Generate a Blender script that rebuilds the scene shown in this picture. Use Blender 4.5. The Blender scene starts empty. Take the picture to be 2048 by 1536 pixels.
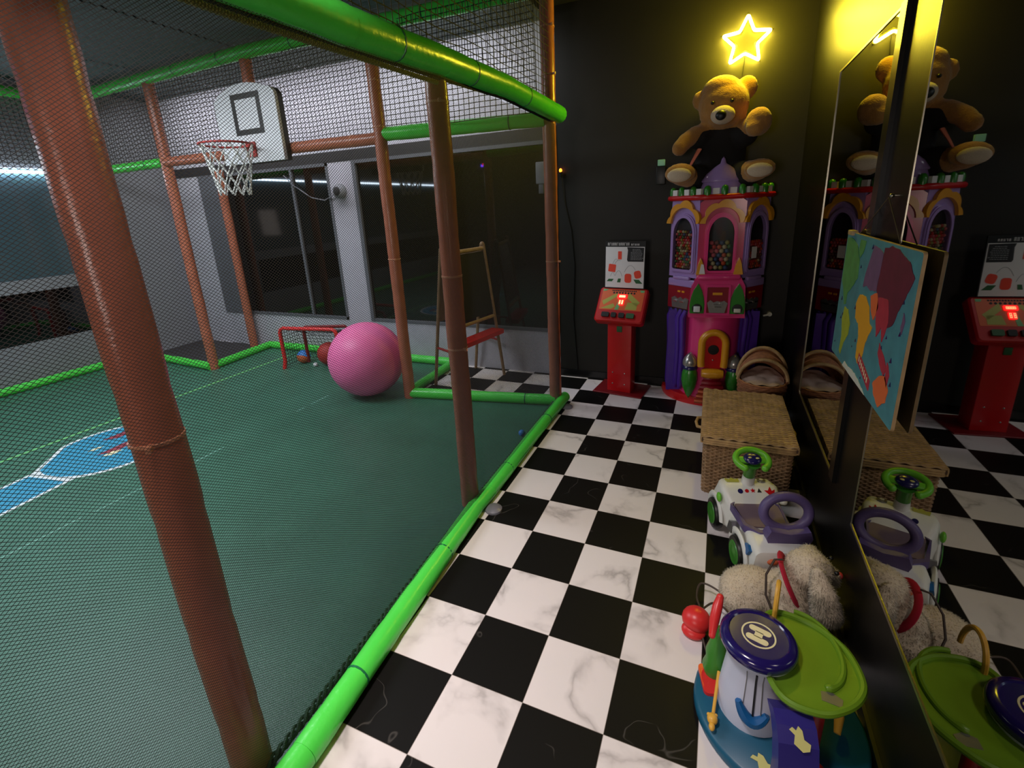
import bpy, bmesh, math, random
from math import pi, sin, cos, sqrt, atan2
from mathutils import Vector, Matrix, noise

random.seed(7)
SC = bpy.context.scene
COL = SC.collection

# ------------------------------------------------------------------ camera, world, lights, exposure
cam = bpy.data.cameras.new('camera')
cam.sensor_fit = 'HORIZONTAL'
cam.sensor_width = 36.0
cam.lens = 939.79 / 2048 * 36.0
cam.shift_y = -0.04379
cam.clip_start = 0.02
cam.clip_end = 60
CAM = bpy.data.objects.new('camera', cam)
COL.objects.link(CAM)
_r = Vector((0.91866143, 0.39217078, -0.04757358))
_d = Vector((0.06547849, -0.26991893, -0.96065412))
_f = Vector((-0.38958149, 0.87940084, -0.27364287))
_M = Matrix((_r, -_d, -_f)).transposed().to_4x4()
_M.translation = Vector((0.85261621, -0.87898144, 1.76617568))
CAM.matrix_world = _M
SC.camera = CAM

W = bpy.data.worlds.new('world')
SC.world = W
W.use_nodes = True
W.node_tree.nodes['Background'].inputs[0].default_value = (0.5, 0.55, 0.65, 1)
W.node_tree.nodes['Background'].inputs[1].default_value = 0.02

SC.view_settings.view_transform = 'Standard'
SC.view_settings.look = 'None'
SC.view_settings.gamma = 1
SC.view_settings.use_curve_mapping = False
SC.view_settings.exposure = 0.0
SC.cycles.max_bounces = 8
SC.cycles.diffuse_bounces = 4
SC.cycles.glossy_bounces = 5
SC.cycles.transparent_max_bounces = 16
SC.cycles.sample_clamp_indirect = 4.0
SC.cycles.blur_glossy = 0.5


def area(name, loc, target, sx, sy, power, color, spread=180):
    l = bpy.data.lights.new(name, 'AREA')
    l.shape = 'RECTANGLE'
    l.size, l.size_y = sx, sy
    l.energy = power
    l.color = color
    l.spread = math.radians(spread)
    o = bpy.data.objects.new(name, l)
    COL.objects.link(o)
    o.location = loc
    o.rotation_euler = (Vector(target) - Vector(loc)).to_track_quat('-Z', 'Y').to_euler()
    return o


# ceiling panels of the play area (cool white) and of the aisle (warmer), the lit corridor behind the viewer
area('ceiling_panel_cage', (-3.6, 0.6, 3.20), (-3.6, 0.6, 0), 2.4, 1.2, 125, (0.86, 0.93, 1.0))
area('ceiling_panel_alcove', (-3.5, 3.0, 3.30), (-3.5, 3.65, 2.5), 5.0, 0.3, 64, (0.92, 0.93, 1.0), 145)
area('ceiling_panel_aisle', (-0.05, -0.45, 3.30), (-0.40, 0.15, 0), 0.45, 0.45, 21, (1.0, 0.87, 0.85), 84)
area('corridor_lamp', (-0.1, -3.2, 1.6), (0.1, 3.0, 1.2), 0.8, 0.8, 30, (1.0, 0.87, 0.80))


# ------------------------------------------------------------------ materials
def lin(c):
    return tuple(((x / 255) / 12.92 if x / 255 <= 0.04045 else ((x / 255 + 0.055) / 1.055) ** 2.4) for x in c) + (1,)


def mat(name, rgb, rough=0.5, metal=0.0, bump=0.0, bscale=40.0, var=0.0, vscale=6.0, emit=0.0, coat=0.0, spec=0.5, ergb=None, sheen=0.0, ior=None):
    m = bpy.data.materials.new(name)
    m.use_nodes = True
    nt = m.node_tree
    b = nt.nodes['Principled BSDF']
    b.inputs['Base Color'].default_value = lin(rgb)
    b.inputs['Roughness'].default_value = rough
    b.inputs['Metallic'].default_value = metal
    b.inputs['Specular IOR Level'].default_value = spec
    if ior:
        b.inputs['IOR'].default_value = ior
    if coat:
        b.inputs['Coat Weight'].default_value = coat
        b.inputs['Coat Roughness'].default_value = 0.12
    if sheen:
        b.inputs['Sheen Weight'].default_value = sheen
    if emit:
        b.inputs['Emission Color'].default_value = lin(ergb or rgb)
        b.inputs['Emission Strength'].default_value = emit
    if bump or var:
        tc = nt.nodes.new('ShaderNodeTexCoord')
        n = nt.nodes.new('ShaderNodeTexNoise')
        n.inputs['Scale'].default_value = bscale
        n.inputs['Detail'].default_value = 3
        nt.links.new(tc.outputs['Object'], n.inputs['Vector'])
        if bump:
            bp = nt.nodes.new('ShaderNodeBump')
            bp.inputs['Strength'].default_value = bump
            bp.inputs['Distance'].default_value = 0.01
            nt.links.new(n.outputs['Fac'], bp.inputs['Height'])
            nt.links.new(bp.outputs['Normal'], b.inputs['Normal'])
        if var:
            n2 = nt.nodes.new('ShaderNodeTexNoise')
            n2.inputs['Scale'].default_value = vscale
            n2.inputs['Detail'].default_value = 4
            nt.links.new(tc.outputs['Object'], n2.inputs['Vector'])
            r = nt.nodes.new('ShaderNodeValToRGB')
            c = lin(rgb)
            r.color_ramp.elements[0].position = 0.3
            r.color_ramp.elements[1].position = 0.7
            r.color_ramp.elements[0].color = tuple(x * (1 - var) for x in c[:3]) + (1,)
            r.color_ramp.elements[1].color = tuple(min(1, x * (1 + var)) for x in c[:3]) + (1,)
            nt.links.new(n2.outputs['Fac'], r.inputs['Fac'])
            nt.links.new(r.outputs['Color'], b.inputs['Base Color'])
    return m


def mat_tiles():
    m = bpy.data.materials.new('checkered_marble_tiles')
    m.use_nodes = True
    nt = m.node_tree
    N = nt.nodes.new
    L = nt.links.new
    b = nt.nodes['Principled BSDF']
    tc = N('ShaderNodeTexCoord')
    sep = N('ShaderNodeSeparateXYZ')
    L(tc.outputs['Object'], sep.inputs[0])

    def mth(op, a, b_=None):
        n = N('ShaderNodeMath')
        n.operation = op
        for i, v in enumerate((a, b_)):
            if v is None:
                continue
            if isinstance(v, (int, float)):
                n.inputs[i].default_value = v
            else:
                L(v, n.inputs[i])
        return n.outputs[0]
    u = mth('DIVIDE', sep.outputs[0], 0.3)
    v = mth('DIVIDE', sep.outputs[1], 0.3)
    fu, fv = mth('FLOOR', u), mth('FLOOR', v)
    par = mth('ABSOLUTE', mth('MODULO', mth('ADD', fu, fv), 2.0))       # 0 = white tile
    # each tile gets its own marble: offset the noise by the tile number, turned per tile
    cmb = N('ShaderNodeCombineXYZ')
    L(mth('ADD', sep.outputs[0], mth('MULTIPLY', fu, 3.7)), cmb.inputs[0])
    L(mth('ADD', sep.outputs[1], mth('MULTIPLY', fv, 5.3)), cmb.inputs[1])
    L(mth('MULTIPLY', mth('ADD', fu, mth('MULTIPLY', fv, 1.7)), 0.9), cmb.inputs[2])
    n1 = N('ShaderNodeTexNoise')
    n1.inputs['Scale'].default_value = 2.3
    n1.inputs['Detail'].default_value = 5
    n1.inputs['Distortion'].default_value = 0.25
    L(cmb.outputs[0], n1.inputs['Vector'])
    vein = mth('ABSOLUTE', mth('SUBTRACT', n1.outputs['Fac'], 0.5))
    rw = N('ShaderNodeValToRGB')
    e = rw.color_ramp.elements
    e[0].position = 0.0
    e[0].color = lin((172, 165, 164))
    e[1].position = 0.05
    e[1].color = lin((222, 215, 214))
    x = e.new(0.018)
    x.color = lin((204, 197, 196))
    L(vein, rw.inputs['Fac'])
    n3 = N('ShaderNodeTexNoise')
    n3.inputs['Scale'].default_value = 5
    L(cmb.outputs[0], n3.inputs['Vector'])
    msk = N('ShaderNodeValToRGB')
    msk.color_ramp.elements[0].position = 0.38
    msk.color_ramp.elements[1].position = 0.62
    L(n3.outputs['Fac'], msk.inputs['Fac'])
    wmix = N('ShaderNodeMix')
    wmix.data_type = 'RGBA'
    L(msk.outputs['Color'], wmix.inputs['Factor'])
    L(rw.outputs['Color'], wmix.inputs['A'])
    wmix.inputs['B'].default_value = lin((224, 216, 215))
    n2 = N('ShaderNodeTexNoise')
    n2.inputs['Scale'].default_value = 2.1
    n2.inputs['Detail'].default_value = 3
    n2.inputs['Distortion'].default_value = 0.3
    L(cmb.outputs[0], n2.inputs['Vector'])
    bv = mth('ABSOLUTE', mth('SUBTRACT', n2.outputs['Fac'], 0.56))
    rb = N('ShaderNodeValToRGB')
    e = rb.color_ramp.elements
    e[0].position = 0.0
    e[0].color = lin((66, 63, 60))
    e[1].position = 0.004
    e[1].color = lin((19, 18, 17))
    L(bv, rb.inputs['Fac'])
    msk2 = N('ShaderNodeValToRGB')
    msk2.color_ramp.elements[0].position = 0.5
    msk2.color_ramp.elements[1].position = 0.58
    L(n3.outputs['Fac'], msk2.inputs['Fac'])
    bmix = N('ShaderNodeMix')
    bmix.data_type = 'RGBA'
    L(msk2.outputs['Color'], bmix.inputs['Factor'])
    bmix.inputs['A'].default_value = lin((19, 18, 17))
    L(rb.outputs['Color'], bmix.inputs['B'])
    mix = N('ShaderNodeMix')
    mix.data_type = 'RGBA'
    L(par, mix.inputs['Factor'])
    L(wmix.outputs['Result'], mix.inputs['A'])
    L(bmix.outputs['Result'], mix.inputs['B'])
    # thin bevel grooves
    du = mth('ABSOLUTE', mth('SUBTRACT', mth('SUBTRACT', u, fu), 0.5))
    dv = mth('ABSOLUTE', mth('SUBTRACT', mth('SUBTRACT', v, fv), 0.5))
    g = mth('GREATER_THAN', mth('MAXIMUM', du, dv), 0.4955)
    gm = N('ShaderNodeMix')
    gm.data_type = 'RGBA'
    L(mth('MULTIPLY', g, 0.55), gm.inputs['Factor'])
    L(mix.outputs['Result'], gm.inputs['A'])
    gm.inputs['B'].default_value = lin((120, 108, 100))
    L(gm.outputs['Result'], b.inputs['Base Color'])
    b.inputs['Roughness'].default_value = 0.5
    b.inputs['Specular IOR Level'].default_value = 0.12
    return m


def mat_glass(name, tint=(230, 235, 235), refl=0.10):
    m = bpy.data.materials.new(name)
    m.use_nodes = True
    nt = m.node_tree
    nt.nodes.remove(nt.nodes['Principled BSDF'])
    out = nt.nodes['Material Output']
    t = nt.nodes.new('ShaderNodeBsdfTransparent')
    t.inputs[0].default_value = lin(tint)
    g = nt.nodes.new('ShaderNodeBsdfGlossy')
    g.inputs['Roughness'].default_value = 0.05
    mx = nt.nodes.new('ShaderNodeMixShader')
    mx.inputs[0].default_value = refl
    nt.links.new(t.outputs[0], mx.inputs[1])
    nt.links.new(g.outputs[0], mx.inputs[2])
    nt.links.new(mx.outputs[0], out.inputs[0])
    return m


def mat_emit(name, rgb, s):
    return mat(name, rgb, 0.5, emit=s, ergb=rgb)


M = dict(
    tiles=mat_tiles(),
    turf=mat('green_vinyl_mat', (60, 110, 90), 0.42, bump=0.12, bscale=160, var=0.10, vscale=3, spec=0.45),
    darkmat=mat('dark_grey_mat', (52, 50, 52), 0.7),
    black_wall=mat('black_painted_wall', (13, 12, 11), 0.36, bump=0.02, bscale=30, spec=0.16),
    black_far=mat('black_matt_wall', (31, 28, 23), 0.55, bump=0.03, bscale=40, var=0.06, spec=0.3),
    black_trim=mat('black_gloss_trim', (14, 13, 13), 0.3),
    grey_wall=mat('pale_grey_wallcovering', (176, 174, 182), 0.7, bump=0.05, bscale=120, var=0.04),
    mid_wall=mat('mid_grey_wall', (130, 132, 138), 0.7, bump=0.05, bscale=120, var=0.04),
    dark_band=mat('dark_grey_band', (34, 33, 36), 0.6),
    frame_grey=mat('grey_window_frame', (92, 94, 100), 0.5),
    ceil=mat('dark_corrugated_ceiling', (92, 98, 100), 0.75),
    ceil_dark=mat('black_ceiling', (18, 17, 17), 0.8),
    glass_dark=mat('dark_reflective_glass', (10, 11, 11), 0.03, spec=0.5, ior=1.5),
    glass_painted_reflection=mat('teal_glass_painted_reflection', (66, 88, 96), 0.06, spec=0.5),  # bluish reflection on the pane is put into the dark teal base colour
    mirror=mat('mirror_glass', (140, 139, 132), 0.015, metal=1.0),
    metal=mat('brushed_metal_edge', (170, 165, 150), 0.3, metal=1.0),
    chrome=mat('chrome', (200, 200, 200), 0.18, metal=1.0),
    foam_brown=mat('brown_vinyl_foam', (176, 104, 80), 0.27, bump=0.16, bscale=55, var=0.10, vscale=9, spec=0.5),
    foam_green=mat('green_vinyl_foam', (78, 216, 76), 0.30, bump=0.18, bscale=35, var=0.06, vscale=6, spec=0.5),
    tie_dark=mat('dark_green_cable_tie', (16, 110, 66), 0.4),
    tie_brown=mat('brown_cable_tie', (205, 140, 108), 0.3),
    net_fine=mat('black_fine_netting', (40, 36, 36), 0.7),
    net_coarse=mat('black_knotted_netting', (20, 20, 22), 0.8),
    lacing=mat('braided_cream_cord', (150, 146, 90), 0.7),
    lash=mat('dark_green_cord', (46, 74, 54), 0.7, var=0.3, vscale=60),
    grey_plastic=mat('grey_plastic_foot', (120, 120, 128), 0.35),
    white_pl=mat('white_plastic', (226, 226, 228), 0.35, var=0.03),
    warm_white=mat('off_white_plastic', (222, 218, 200), 0.35, var=0.05, vscale=10),
    black=mat('black_plastic', (16, 16, 16), 0.4),
    red=mat('red_paint', (196, 16, 22), 0.35, coat=0.2),
    dkred=mat('dark_red_paint', (120, 14, 22), 0.4),
    white_cord=mat('white_cord', (222, 222, 218), 0.7),
    ballpink=mat('pink_rubber', (252, 122, 180), 0.42, bump=0.05, bscale=90, spec=0.4),
    orange=mat('orange_rubber', (206, 104, 62), 0.6),
    blue=mat('blue_rubber', (52, 128, 205), 0.5),
    redball=mat('maroon_rubber', (168, 44, 40), 0.6),
    cyan=mat('blue_floor_print', (44, 142, 176), 0.5),
    white_print=mat('white_floor_print', (214, 220, 220), 0.5),
    worn_print=mat('worn_pale_floor_line', (120, 172, 156), 0.6),
    green_print=mat('light_green_floor_line', (112, 190, 116), 0.5),
    red_print=mat('red_floor_print', (140, 52, 66), 0.5),
    wood=mat('pale_wood', (172, 140, 100), 0.5, var=0.15, vscale=20),
    wood_dim=mat('varnished_wood', (140, 110, 80), 0.5, var=0.15, vscale=20),
    chalk=mat('chalkboard', (22, 24, 24), 0.5, var=0.2, vscale=5),
    hotpink=mat('hot_pink_gloss', (224, 56, 124), 0.25, coat=0.4),
    pink=mat('magenta_gloss', (198, 56, 96), 0.25, coat=0.4),
    lavender=mat('lavender_gloss', (164, 134, 196), 0.25, coat=0.4),
    purple=mat('purple_gloss', (82, 44, 156), 0.3, coat=0.3),
    navy=mat('navy_gloss', (30, 26, 84), 0.25, coat=0.3),
    gold=mat('golden_yellow_gloss', (222, 152, 30), 0.3, coat=0.3),
    leaf=mat('leaf_green_gloss', (46, 128, 34), 0.28, coat=0.3),
    maroon=mat('maroon_panel', (138, 16, 34), 0.3, coat=0.3),
    copper=mat('bronze_steps', (156, 70, 34), 0.3, metal=0.4),
    steel=mat('satin_steel', (150, 148, 146), 0.35, metal=0.8),
    silver=mat('silver_paint', (176, 172, 166), 0.25, metal=0.7),
    pocket=mat('dark_candy_pocket', (40, 26, 26), 0.5),
    pane=mat_glass('clear_pane', (235, 235, 235), 0.035),
    cream=mat('cream_sticker', (226, 216, 176), 0.45),
    paper=mat('white_paper', (226, 222, 222), 0.6),
    ink=mat('black_ink', (24, 24, 26), 0.6),
    inkgrey=mat('grey_ink', (150, 150, 154), 0.6),
    redorange=mat('red_orange_print', (236, 70, 44), 0.5),
    orangep=mat('orange_print', (230, 100, 44), 0.4),
    yelgreen=mat('yellow_green_print', (178, 178, 76), 0.4),
    mint=mat('mint_print', (112, 184, 122), 0.4),
    dkgreen=mat('dark_green_print', (40, 96, 52), 0.5),
    led=mat('red_led', (255, 30, 24), 0.4, emit=3.0, ergb=(255, 24, 24)),
    ledhot=mat('bright_led_digits', (255, 190, 150), 0.4, emit=5.0, ergb=(255, 160, 110)),
    fur=mat('brown_plush', (172, 120, 58), 0.95, bump=0.5, bscale=120, var=0.10, vscale=14, sheen=0.3),
    fur_pale=mat('pale_plush', (206, 184, 160), 0.95, bump=0.4, bscale=120, sheen=0.3),
    shirt=mat('black_cotton', (26, 22, 22), 0.95),
    scarf=mat('pinkish_ribbon', (206, 112, 84), 0.8),
    dogfur=mat('cream_long_plush', (206, 190, 166), 0.95, var=0.10, vscale=9, sheen=0.2),
    dogcol=mat('red_felt', (196, 30, 60), 0.9),
    wicker=mat('brown_wicker', (150, 118, 84), 0.6, var=0.30, vscale=30),
    wicker_lid=mat('straw_wicker', (176, 142, 96), 0.6, var=0.28, vscale=24),
    wicker_dk=mat('dark_wicker_core', (84, 62, 46), 0.8),
    wicker_red=mat('chestnut_wicker', (164, 108, 74), 0.6, var=0.2, vscale=40),
    tissue=mat('pale_pink_cloth', (206, 176, 160), 0.8, bump=0.3, bscale=25),
    car=mat('white_toy_plastic', (222, 222, 216), 0.4, var=0.03),
    limegr=mat('lime_green_plastic', (104, 186, 48), 0.35),
    limedk=mat('green_toy_plastic', (62, 132, 44), 0.35),
    graypurple=mat('dull_purple_plastic', (88, 74, 120), 0.45),
    seatgrey=mat('grey_purple_seat', (112, 92, 104), 0.6),
    tray=mat('olive_green_plastic', (100, 138, 28), 0.38, bump=0.03, bscale=60),
    teal=mat('deep_teal_plastic', (16, 84, 112), 0.4),
    indigo=mat('indigo_plastic', (48, 40, 122), 0.35),
    inkblue=mat('dark_indigo_gloss', (34, 24, 92), 0.15, coat=0.5),
    bluewhite=mat('cool_white_plastic', (206, 210, 228), 0.4),
    seablue=mat('sea_blue_plastic', (24, 92, 150), 0.35),
    tomato=mat('tomato_red_plastic', (214, 44, 44), 0.35),
    yellow=mat('warm_yellow_plastic', (222, 168, 62), 0.4),
    paleyel=mat('pale_yellow_print', (214, 208, 130), 0.5),
    cordb=mat('brown_cord', (66, 52, 42), 0.6),
    sea=mat('turquoise_print', (66, 132, 144), 0.5, var=0.15, vscale=14),
    c_green=mat('green_print', (76, 140, 74), 0.5, var=0.15, vscale=20),
    c_lime=mat('lime_print', (160, 170, 44), 0.5, var=0.1, vscale=20),
    c_gold=mat('gold_print', (222, 156, 30), 0.5),
    c_purple=mat('mauve_print', (108, 76, 112), 0.5, var=0.15, vscale=20),
    c_maroon=mat('wine_print', (96, 22, 48), 0.5, var=0.15, vscale=16),
    c_red=mat('crimson_print', (176, 44, 64), 0.5, var=0.1, vscale=20),
    c_orange=mat('tangerine_print', (222, 104, 52), 0.5),
    c_white=mat('icy_print', (206, 204, 196), 0.5),
    star=mat_emit('yellow_neon', (255, 228, 70), 200.0),
    starback=mat_glass('clear_acrylic', (240, 240, 225), 0.06),
    strip=mat_emit('cool_white_led', (220, 238, 255), 42.0),
    amber=mat_emit('amber_bulb', (255, 120, 30), 6.0),
    gled=mat('pale_green_light', (130, 176, 140), 0.4, emit=0.15, ergb=(130, 190, 150)),
    discoblue=mat_emit('blue_led', (50, 60, 255), 50.0),
    discored=mat_emit('red_spot_led', (255, 40, 60), 40.0),
)

# ------------------------------------------------------------------ mesh helpers
I4 = Matrix.Identity(4)


def T(x=0, y=0, z=0):
    return Matrix.Translation((x, y, z))


def RZ(a):
    return Matrix.Rotation(a, 4, 'Z')


def RX(a):
    return Matrix.Rotation(a, 4, 'X')


def RY(a):
    return Matrix.Rotation(a, 4, 'Y')


def frame(o, x, y):
    """matrix with origin o, local x and y axes given; z = x cross y"""
    x = Vector(x).normalized()
    z = x.cross(Vector(y)).normalized()
    y = z.cross(x)
    m = Matrix((x, y, z)).transposed().to_4x4()
    m.translation = Vector(o)
    return m


class B:
    """collects shapes, then links them as ONE mesh object"""

    def __init__(s):
        s.v, s.f, s.sm = [], [], []

    def add(s, vs, fs, m=None, smooth=False):
        k = len(s.v)
        s.v += [(m @ Vector(p)) if m is not None else Vector(p) for p in vs]
        s.f += [tuple(i + k for i in f) for f in fs]
        s.sm += [smooth] * len(fs)
        return s

    def box(s, lo, hi, m=None, bev=0.0):
        x0, y0, z0 = lo
        x1, y1, z1 = hi
        if not bev:
            vs = [(x0, y0, z0), (x1, y0, z0), (x1, y1, z0), (x0, y1, z0), (x0, y0, z1), (x1, y0, z1), (x1, y1, z1), (x0, y1, z1)]
            return s.add(vs, [(0, 3, 2, 1), (4, 5, 6, 7), (0, 1, 5, 4), (1, 2, 6, 5), (2, 3, 7, 6), (3, 0, 4, 7)], m)
        bm = bmesh.new()
        bmesh.ops.create_cube(bm, size=1)
        for v in bm.verts:
            v.co = Vector(((x0 + x1) / 2 + v.co.x * (x1 - x0), (y0 + y1) / 2 + v.co.y * (y1 - y0), (z0 + z1) / 2 + v.co.z * (z1 - z0)))
        bmesh.ops.bevel(bm, geom=list(bm.edges), offset=bev, segments=3, profile=0.5, affect='EDGES')
        return s.bm(bm, m, True)

    def bm(s, bm, m=None, smooth=False):
        bm.verts.index_update()
        s.add([v.co.copy() for v in bm.verts], [tuple(v.index for v in f.verts) for f in bm.faces], m, smooth)
        bm.free()
        return s

    def prism(s, poly, z0, z1, m=None, top=None, bot=None):
        """extrude a 2-D polygon (counter-clockwise) from z0 to z1; 'top' may give another outline for the z1 end"""
        n = len(poly)
        tp = top or poly
        vs = [(p[0], p[1], z0) for p in poly] + [(p[0], p[1], z1) for p in tp]
        fs = [tuple(range(n - 1, -1, -1)), tuple(range(n, 2 * n))] + [(i, (i + 1) % n, n + (i + 1) % n, n + i) for i in range(n)]
        return s.add(vs, fs, m)

    def ring(s, outer, inner, z0, z1, m=None):
        n = len(outer)
        vs = [(p[0], p[1], z0) for p in outer] + [(p[0], p[1], z0) for p in inner] + [(p[0], p[1], z1) for p in outer] + [(p[0], p[1], z1) for p in inner]
        fs = []
        for i in range(n):
            j = (i + 1) % n
            fs += [(i, j, 2 * n + j, 2 * n + i), (n + j, n + i, 3 * n + i, 3 * n + j), (2 * n + i, 2 * n + j, 3 * n + j, 3 * n + i), (j, i, n + i, n + j)]
        return s.add(vs, fs, m)

    def lathe(s, prof, n=24, m=None, a0=0, a1=2 * pi, smooth=True):
        full = abs(a1 - a0 - 2 * pi) < 1e-6
        k = n if full else n + 1
        vs, fs = [], []
        for r, z in prof:
            for i in range(k):
                a = a0 + (a1 - a0) * i / n
                vs.append((r * cos(a), r * sin(a), z))
        for j in range(len(prof) - 1):
            for i in range(n):
                i2 = (i + 1) % k
                fs.append((j * k + i, j * k + i2, (j + 1) * k + i2, (j + 1) * k + i))
        return s.add(vs, fs, m, smooth)

    def cyl(s, p0, p1, r0, r1=None, n=16, m=None, smooth=True):
        return s.tube([p0, p1], [r0, r0 if r1 is None else r1], n, m=m, smooth=smooth)

    def tube(s, path, r, n=8, closed=False, m=None, smooth=True, flat=1.0, caps=True, up=None):
        P = [Vector(p) for p in path]
        k = len(P)
        R = r if isinstance(r, (list, tuple)) else [r] * k
        vs, fs = [], []
        prev = None
        for i in range(k):
            if closed:
                t = P[(i + 1) % k] - P[i - 1]
            else:
                t = P[min(i + 1, k - 1)] - P[max(i - 1, 0)]
            t = t.normalized() if t.length > 1e-9 else Vector((0, 0, 1))
            if prev is None:
                ref = Vector(up) if up else (Vector((0, 0, 1)) if abs(t.z) < 0.9 else Vector((1, 0, 0)))
                u = (ref - t * ref.dot(t)).normalized()
            else:
                u = prev - t * prev.dot(t)
                u = u.normalized() if u.length > 1e-6 else t.orthogonal().normalized()
            prev = u
            w = t.cross(u)
            for j in range(n):
                a = 2 * pi * j / n
                vs.append(P[i] + (u * cos(a) * flat + w * sin(a)) * R[i])
        for i in range(k if closed else k - 1):
            i2 = (i + 1) % k
            for j in range(n):
                j2 = (j + 1) % n
                fs.append((i * n + j, i2 * n + j, i2 * n + j2, i * n + j2)[::-1])
        if not closed and caps:
            fs.append(tuple(range(n)))
            fs.append(tuple((k - 1) * n + j for j in range(n - 1, -1, -1)))
        return s.add(vs, fs, m, smooth)

    def ell(s, c, r, m=None, n=20, k=12, rot=None):
        if isinstance(r, (int, float)):
            r = (r, r, r)
        vs, fs = [], []
        mm = rot.to_4x4() if rot is not None else I4
        for j in range(k + 1):
            b = -pi / 2 + pi * j / k
            for i in range(n):
                a = 2 * pi * i / n
                vs.append(Vector(c) + (mm @ Vector((r[0] * cos(b) * cos(a), r[1] * cos(b) * sin(a), r[2] * sin(b)))))
        for j in range(k):
            for i in range(n):
                i2 = (i + 1) % n
                fs.append((j * n + i, j * n + i2, (j + 1) * n + i2, (j + 1) * n + i))
        return s.add(vs, fs, m, True)

    def mesh(s, name):
        me = bpy.data.meshes.new(name)
        me.from_pydata([tuple(v) for v in s.v], [], s.f)
        me.polygons.foreach_set('use_smooth', s.sm)
        me.update()
        bm = bmesh.new()
        bm.from_mesh(me)
        bmesh.ops.remove_doubles(bm, verts=bm.verts, dist=1e-6)
        bmesh.ops.recalc_face_normals(bm, faces=bm.faces)
        bm.to_mesh(me)
        bm.free()
        if any(s.sm):
            me.set_sharp_from_angle(angle=math.radians(42))
        return me

    def obj(s, name, material, parent=None, label=None, quick=False):
        if quick:
            me = bpy.data.meshes.new(name)
            me.from_pydata([tuple(v) for v in s.v], [], s.f)
            me.polygons.foreach_set('use_smooth', s.sm)
            me.update()
        else:
            me = s.mesh(name)
        return link(name, me, material, parent, label)


def objs(b, name, material, parent=None):
    """every separate piece that b holds becomes an object of its own"""
    par = list(range(len(b.v)))

    def find(i):
        while par[i] != i:
            par[i] = par[par[i]]
            i = par[i]
        return i
    for f in b.f:
        r = find(f[0])
        for i in f[1:]:
            par[find(i)] = r
    parts = {}
    for k, f in enumerate(b.f):
        parts.setdefault(find(f[0]), []).append(k)
    for ks in parts.values():
        q, m_ = B(), {}
        for k in ks:
            for i in b.f[k]:
                if i not in m_:
                    m_[i] = len(q.v)
                    q.v.append(b.v[i])
            q.f.append(tuple(m_[i] for i in b.f[k]))
            q.sm.append(b.sm[k])
        q.obj(name, material, parent)


def link(name, me, material, parent=None, label=None):
    if material is not None:
        me.materials.clear()
        me.materials.append(M[material] if isinstance(material, str) else material)
    o = bpy.data.objects.new(name, me)
    COL.objects.link(o)
    if parent is not None:
        o.parent = parent
    if label:
        o['label'] = label
    return o


def thing(name, label, cat, loc=(0, 0, 0), rz=0.0, group=None):
    o = bpy.data.objects.new(name, None)
    o.empty_display_size = 0.05
    COL.objects.link(o)
    o.location = loc
    o.rotation_euler = (0, 0, rz)
    o['label'] = label
    o['category'] = cat
    if group:
        o['group'] = group
    return o


def tag(o, label, cat, group=None, kind=None):
    o['label'] = label
    o['category'] = cat
    if group:
        o['group'] = group
    if kind:
        o['kind'] = kind
    return o


def struct(o, label, cat):
    o['kind'] = 'structure'
    o['label'] = label
    o['category'] = cat
    return o


def dup(root, loc, rz=None, label=None):
    r = root.copy()
    COL.objects.link(r)
    r.location = loc
    if rz is not None:
        r.rotation_euler = (0, 0, rz)
    if label:
        r['label'] = label
    for ch in list(root.children):
        c = ch.copy()
        COL.objects.link(c)
        c.parent = r
        for g in list(ch.children):
            d = g.copy()
            COL.objects.link(d)
            d.parent = c
    return r


def arc(cx, cy, r, a0, a1, n, ry=None):
    ry = r if ry is None else ry
    return [(cx + r * cos(a0 + (a1 - a0) * i / n), cy + ry * sin(a0 + (a1 - a0) * i / n)) for i in range(n + 1)]


def rrect(x0, y0, x1, y1, r, n=5):
    return (arc(x1 - r, y0 + r, r, -pi / 2, 0, n) + arc(x1 - r, y1 - r, r, 0, pi / 2, n)
            + arc(x0 + r, y1 - r, r, pi / 2, pi, n) + arc(x0 + r, y0 + r, r, pi, 1.5 * pi, n))


def arch(w, y0, y1, n=16, ry=None, rb=0.02):
    """arched window outline: half width w, from y0 to y1, round head"""
    ry = ry or w
    p = arc(0, y1 - ry, w, 0, pi, n, ry)
    p += arc(-w + rb, y0 + rb, rb, pi, 1.5 * pi, 4) + arc(w - rb, y0 + rb, rb, -pi / 2, 0, 4)
    return p


def blob(name, parts, voxel=0.012, smooth=6, noise_amp=0.0):
    """one continuous skin over overlapping ellipsoids / tapered limbs"""
    b = B()
    for p in parts:
        if p[0] == 'e':
            b.ell(p[1], p[2], rot=p[3] if len(p) > 3 else None, n=24, k=16)
        else:
            path, rad = p[1], p[2]
            b.tube(path, rad, 16)
            b.ell(path[0], rad[0], n=18, k=10)
            b.ell(path[-1], rad[-1], n=18, k=10)
    me = bpy.data.meshes.new(name + '_src')
    me.from_pydata([tuple(v) for v in b.v], [], b.f)
    o = bpy.data.objects.new(name + '_src', me)
    COL.objects.link(o)
    md = o.modifiers.new('r', 'REMESH')
    md.mode = 'VOXEL'
    md.voxel_size = voxel
    sm = o.modifiers.new('s', 'SMOOTH')
    sm.iterations = smooth
    sm.factor = 0.5
    dg = bpy.context.evaluated_depsgraph_get()
    dg.update()
    out = bpy.data.meshes.new_from_object(o.evaluated_get(dg))
    bpy.data.objects.remove(o)
    out.name = name
    if noise_amp:
        for v in out.vertices:
            v.co += v.normal * noise_amp * noise.noise(v.co * 60)
    for p in out.polygons:
        p.use_smooth = True
    return out


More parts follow.
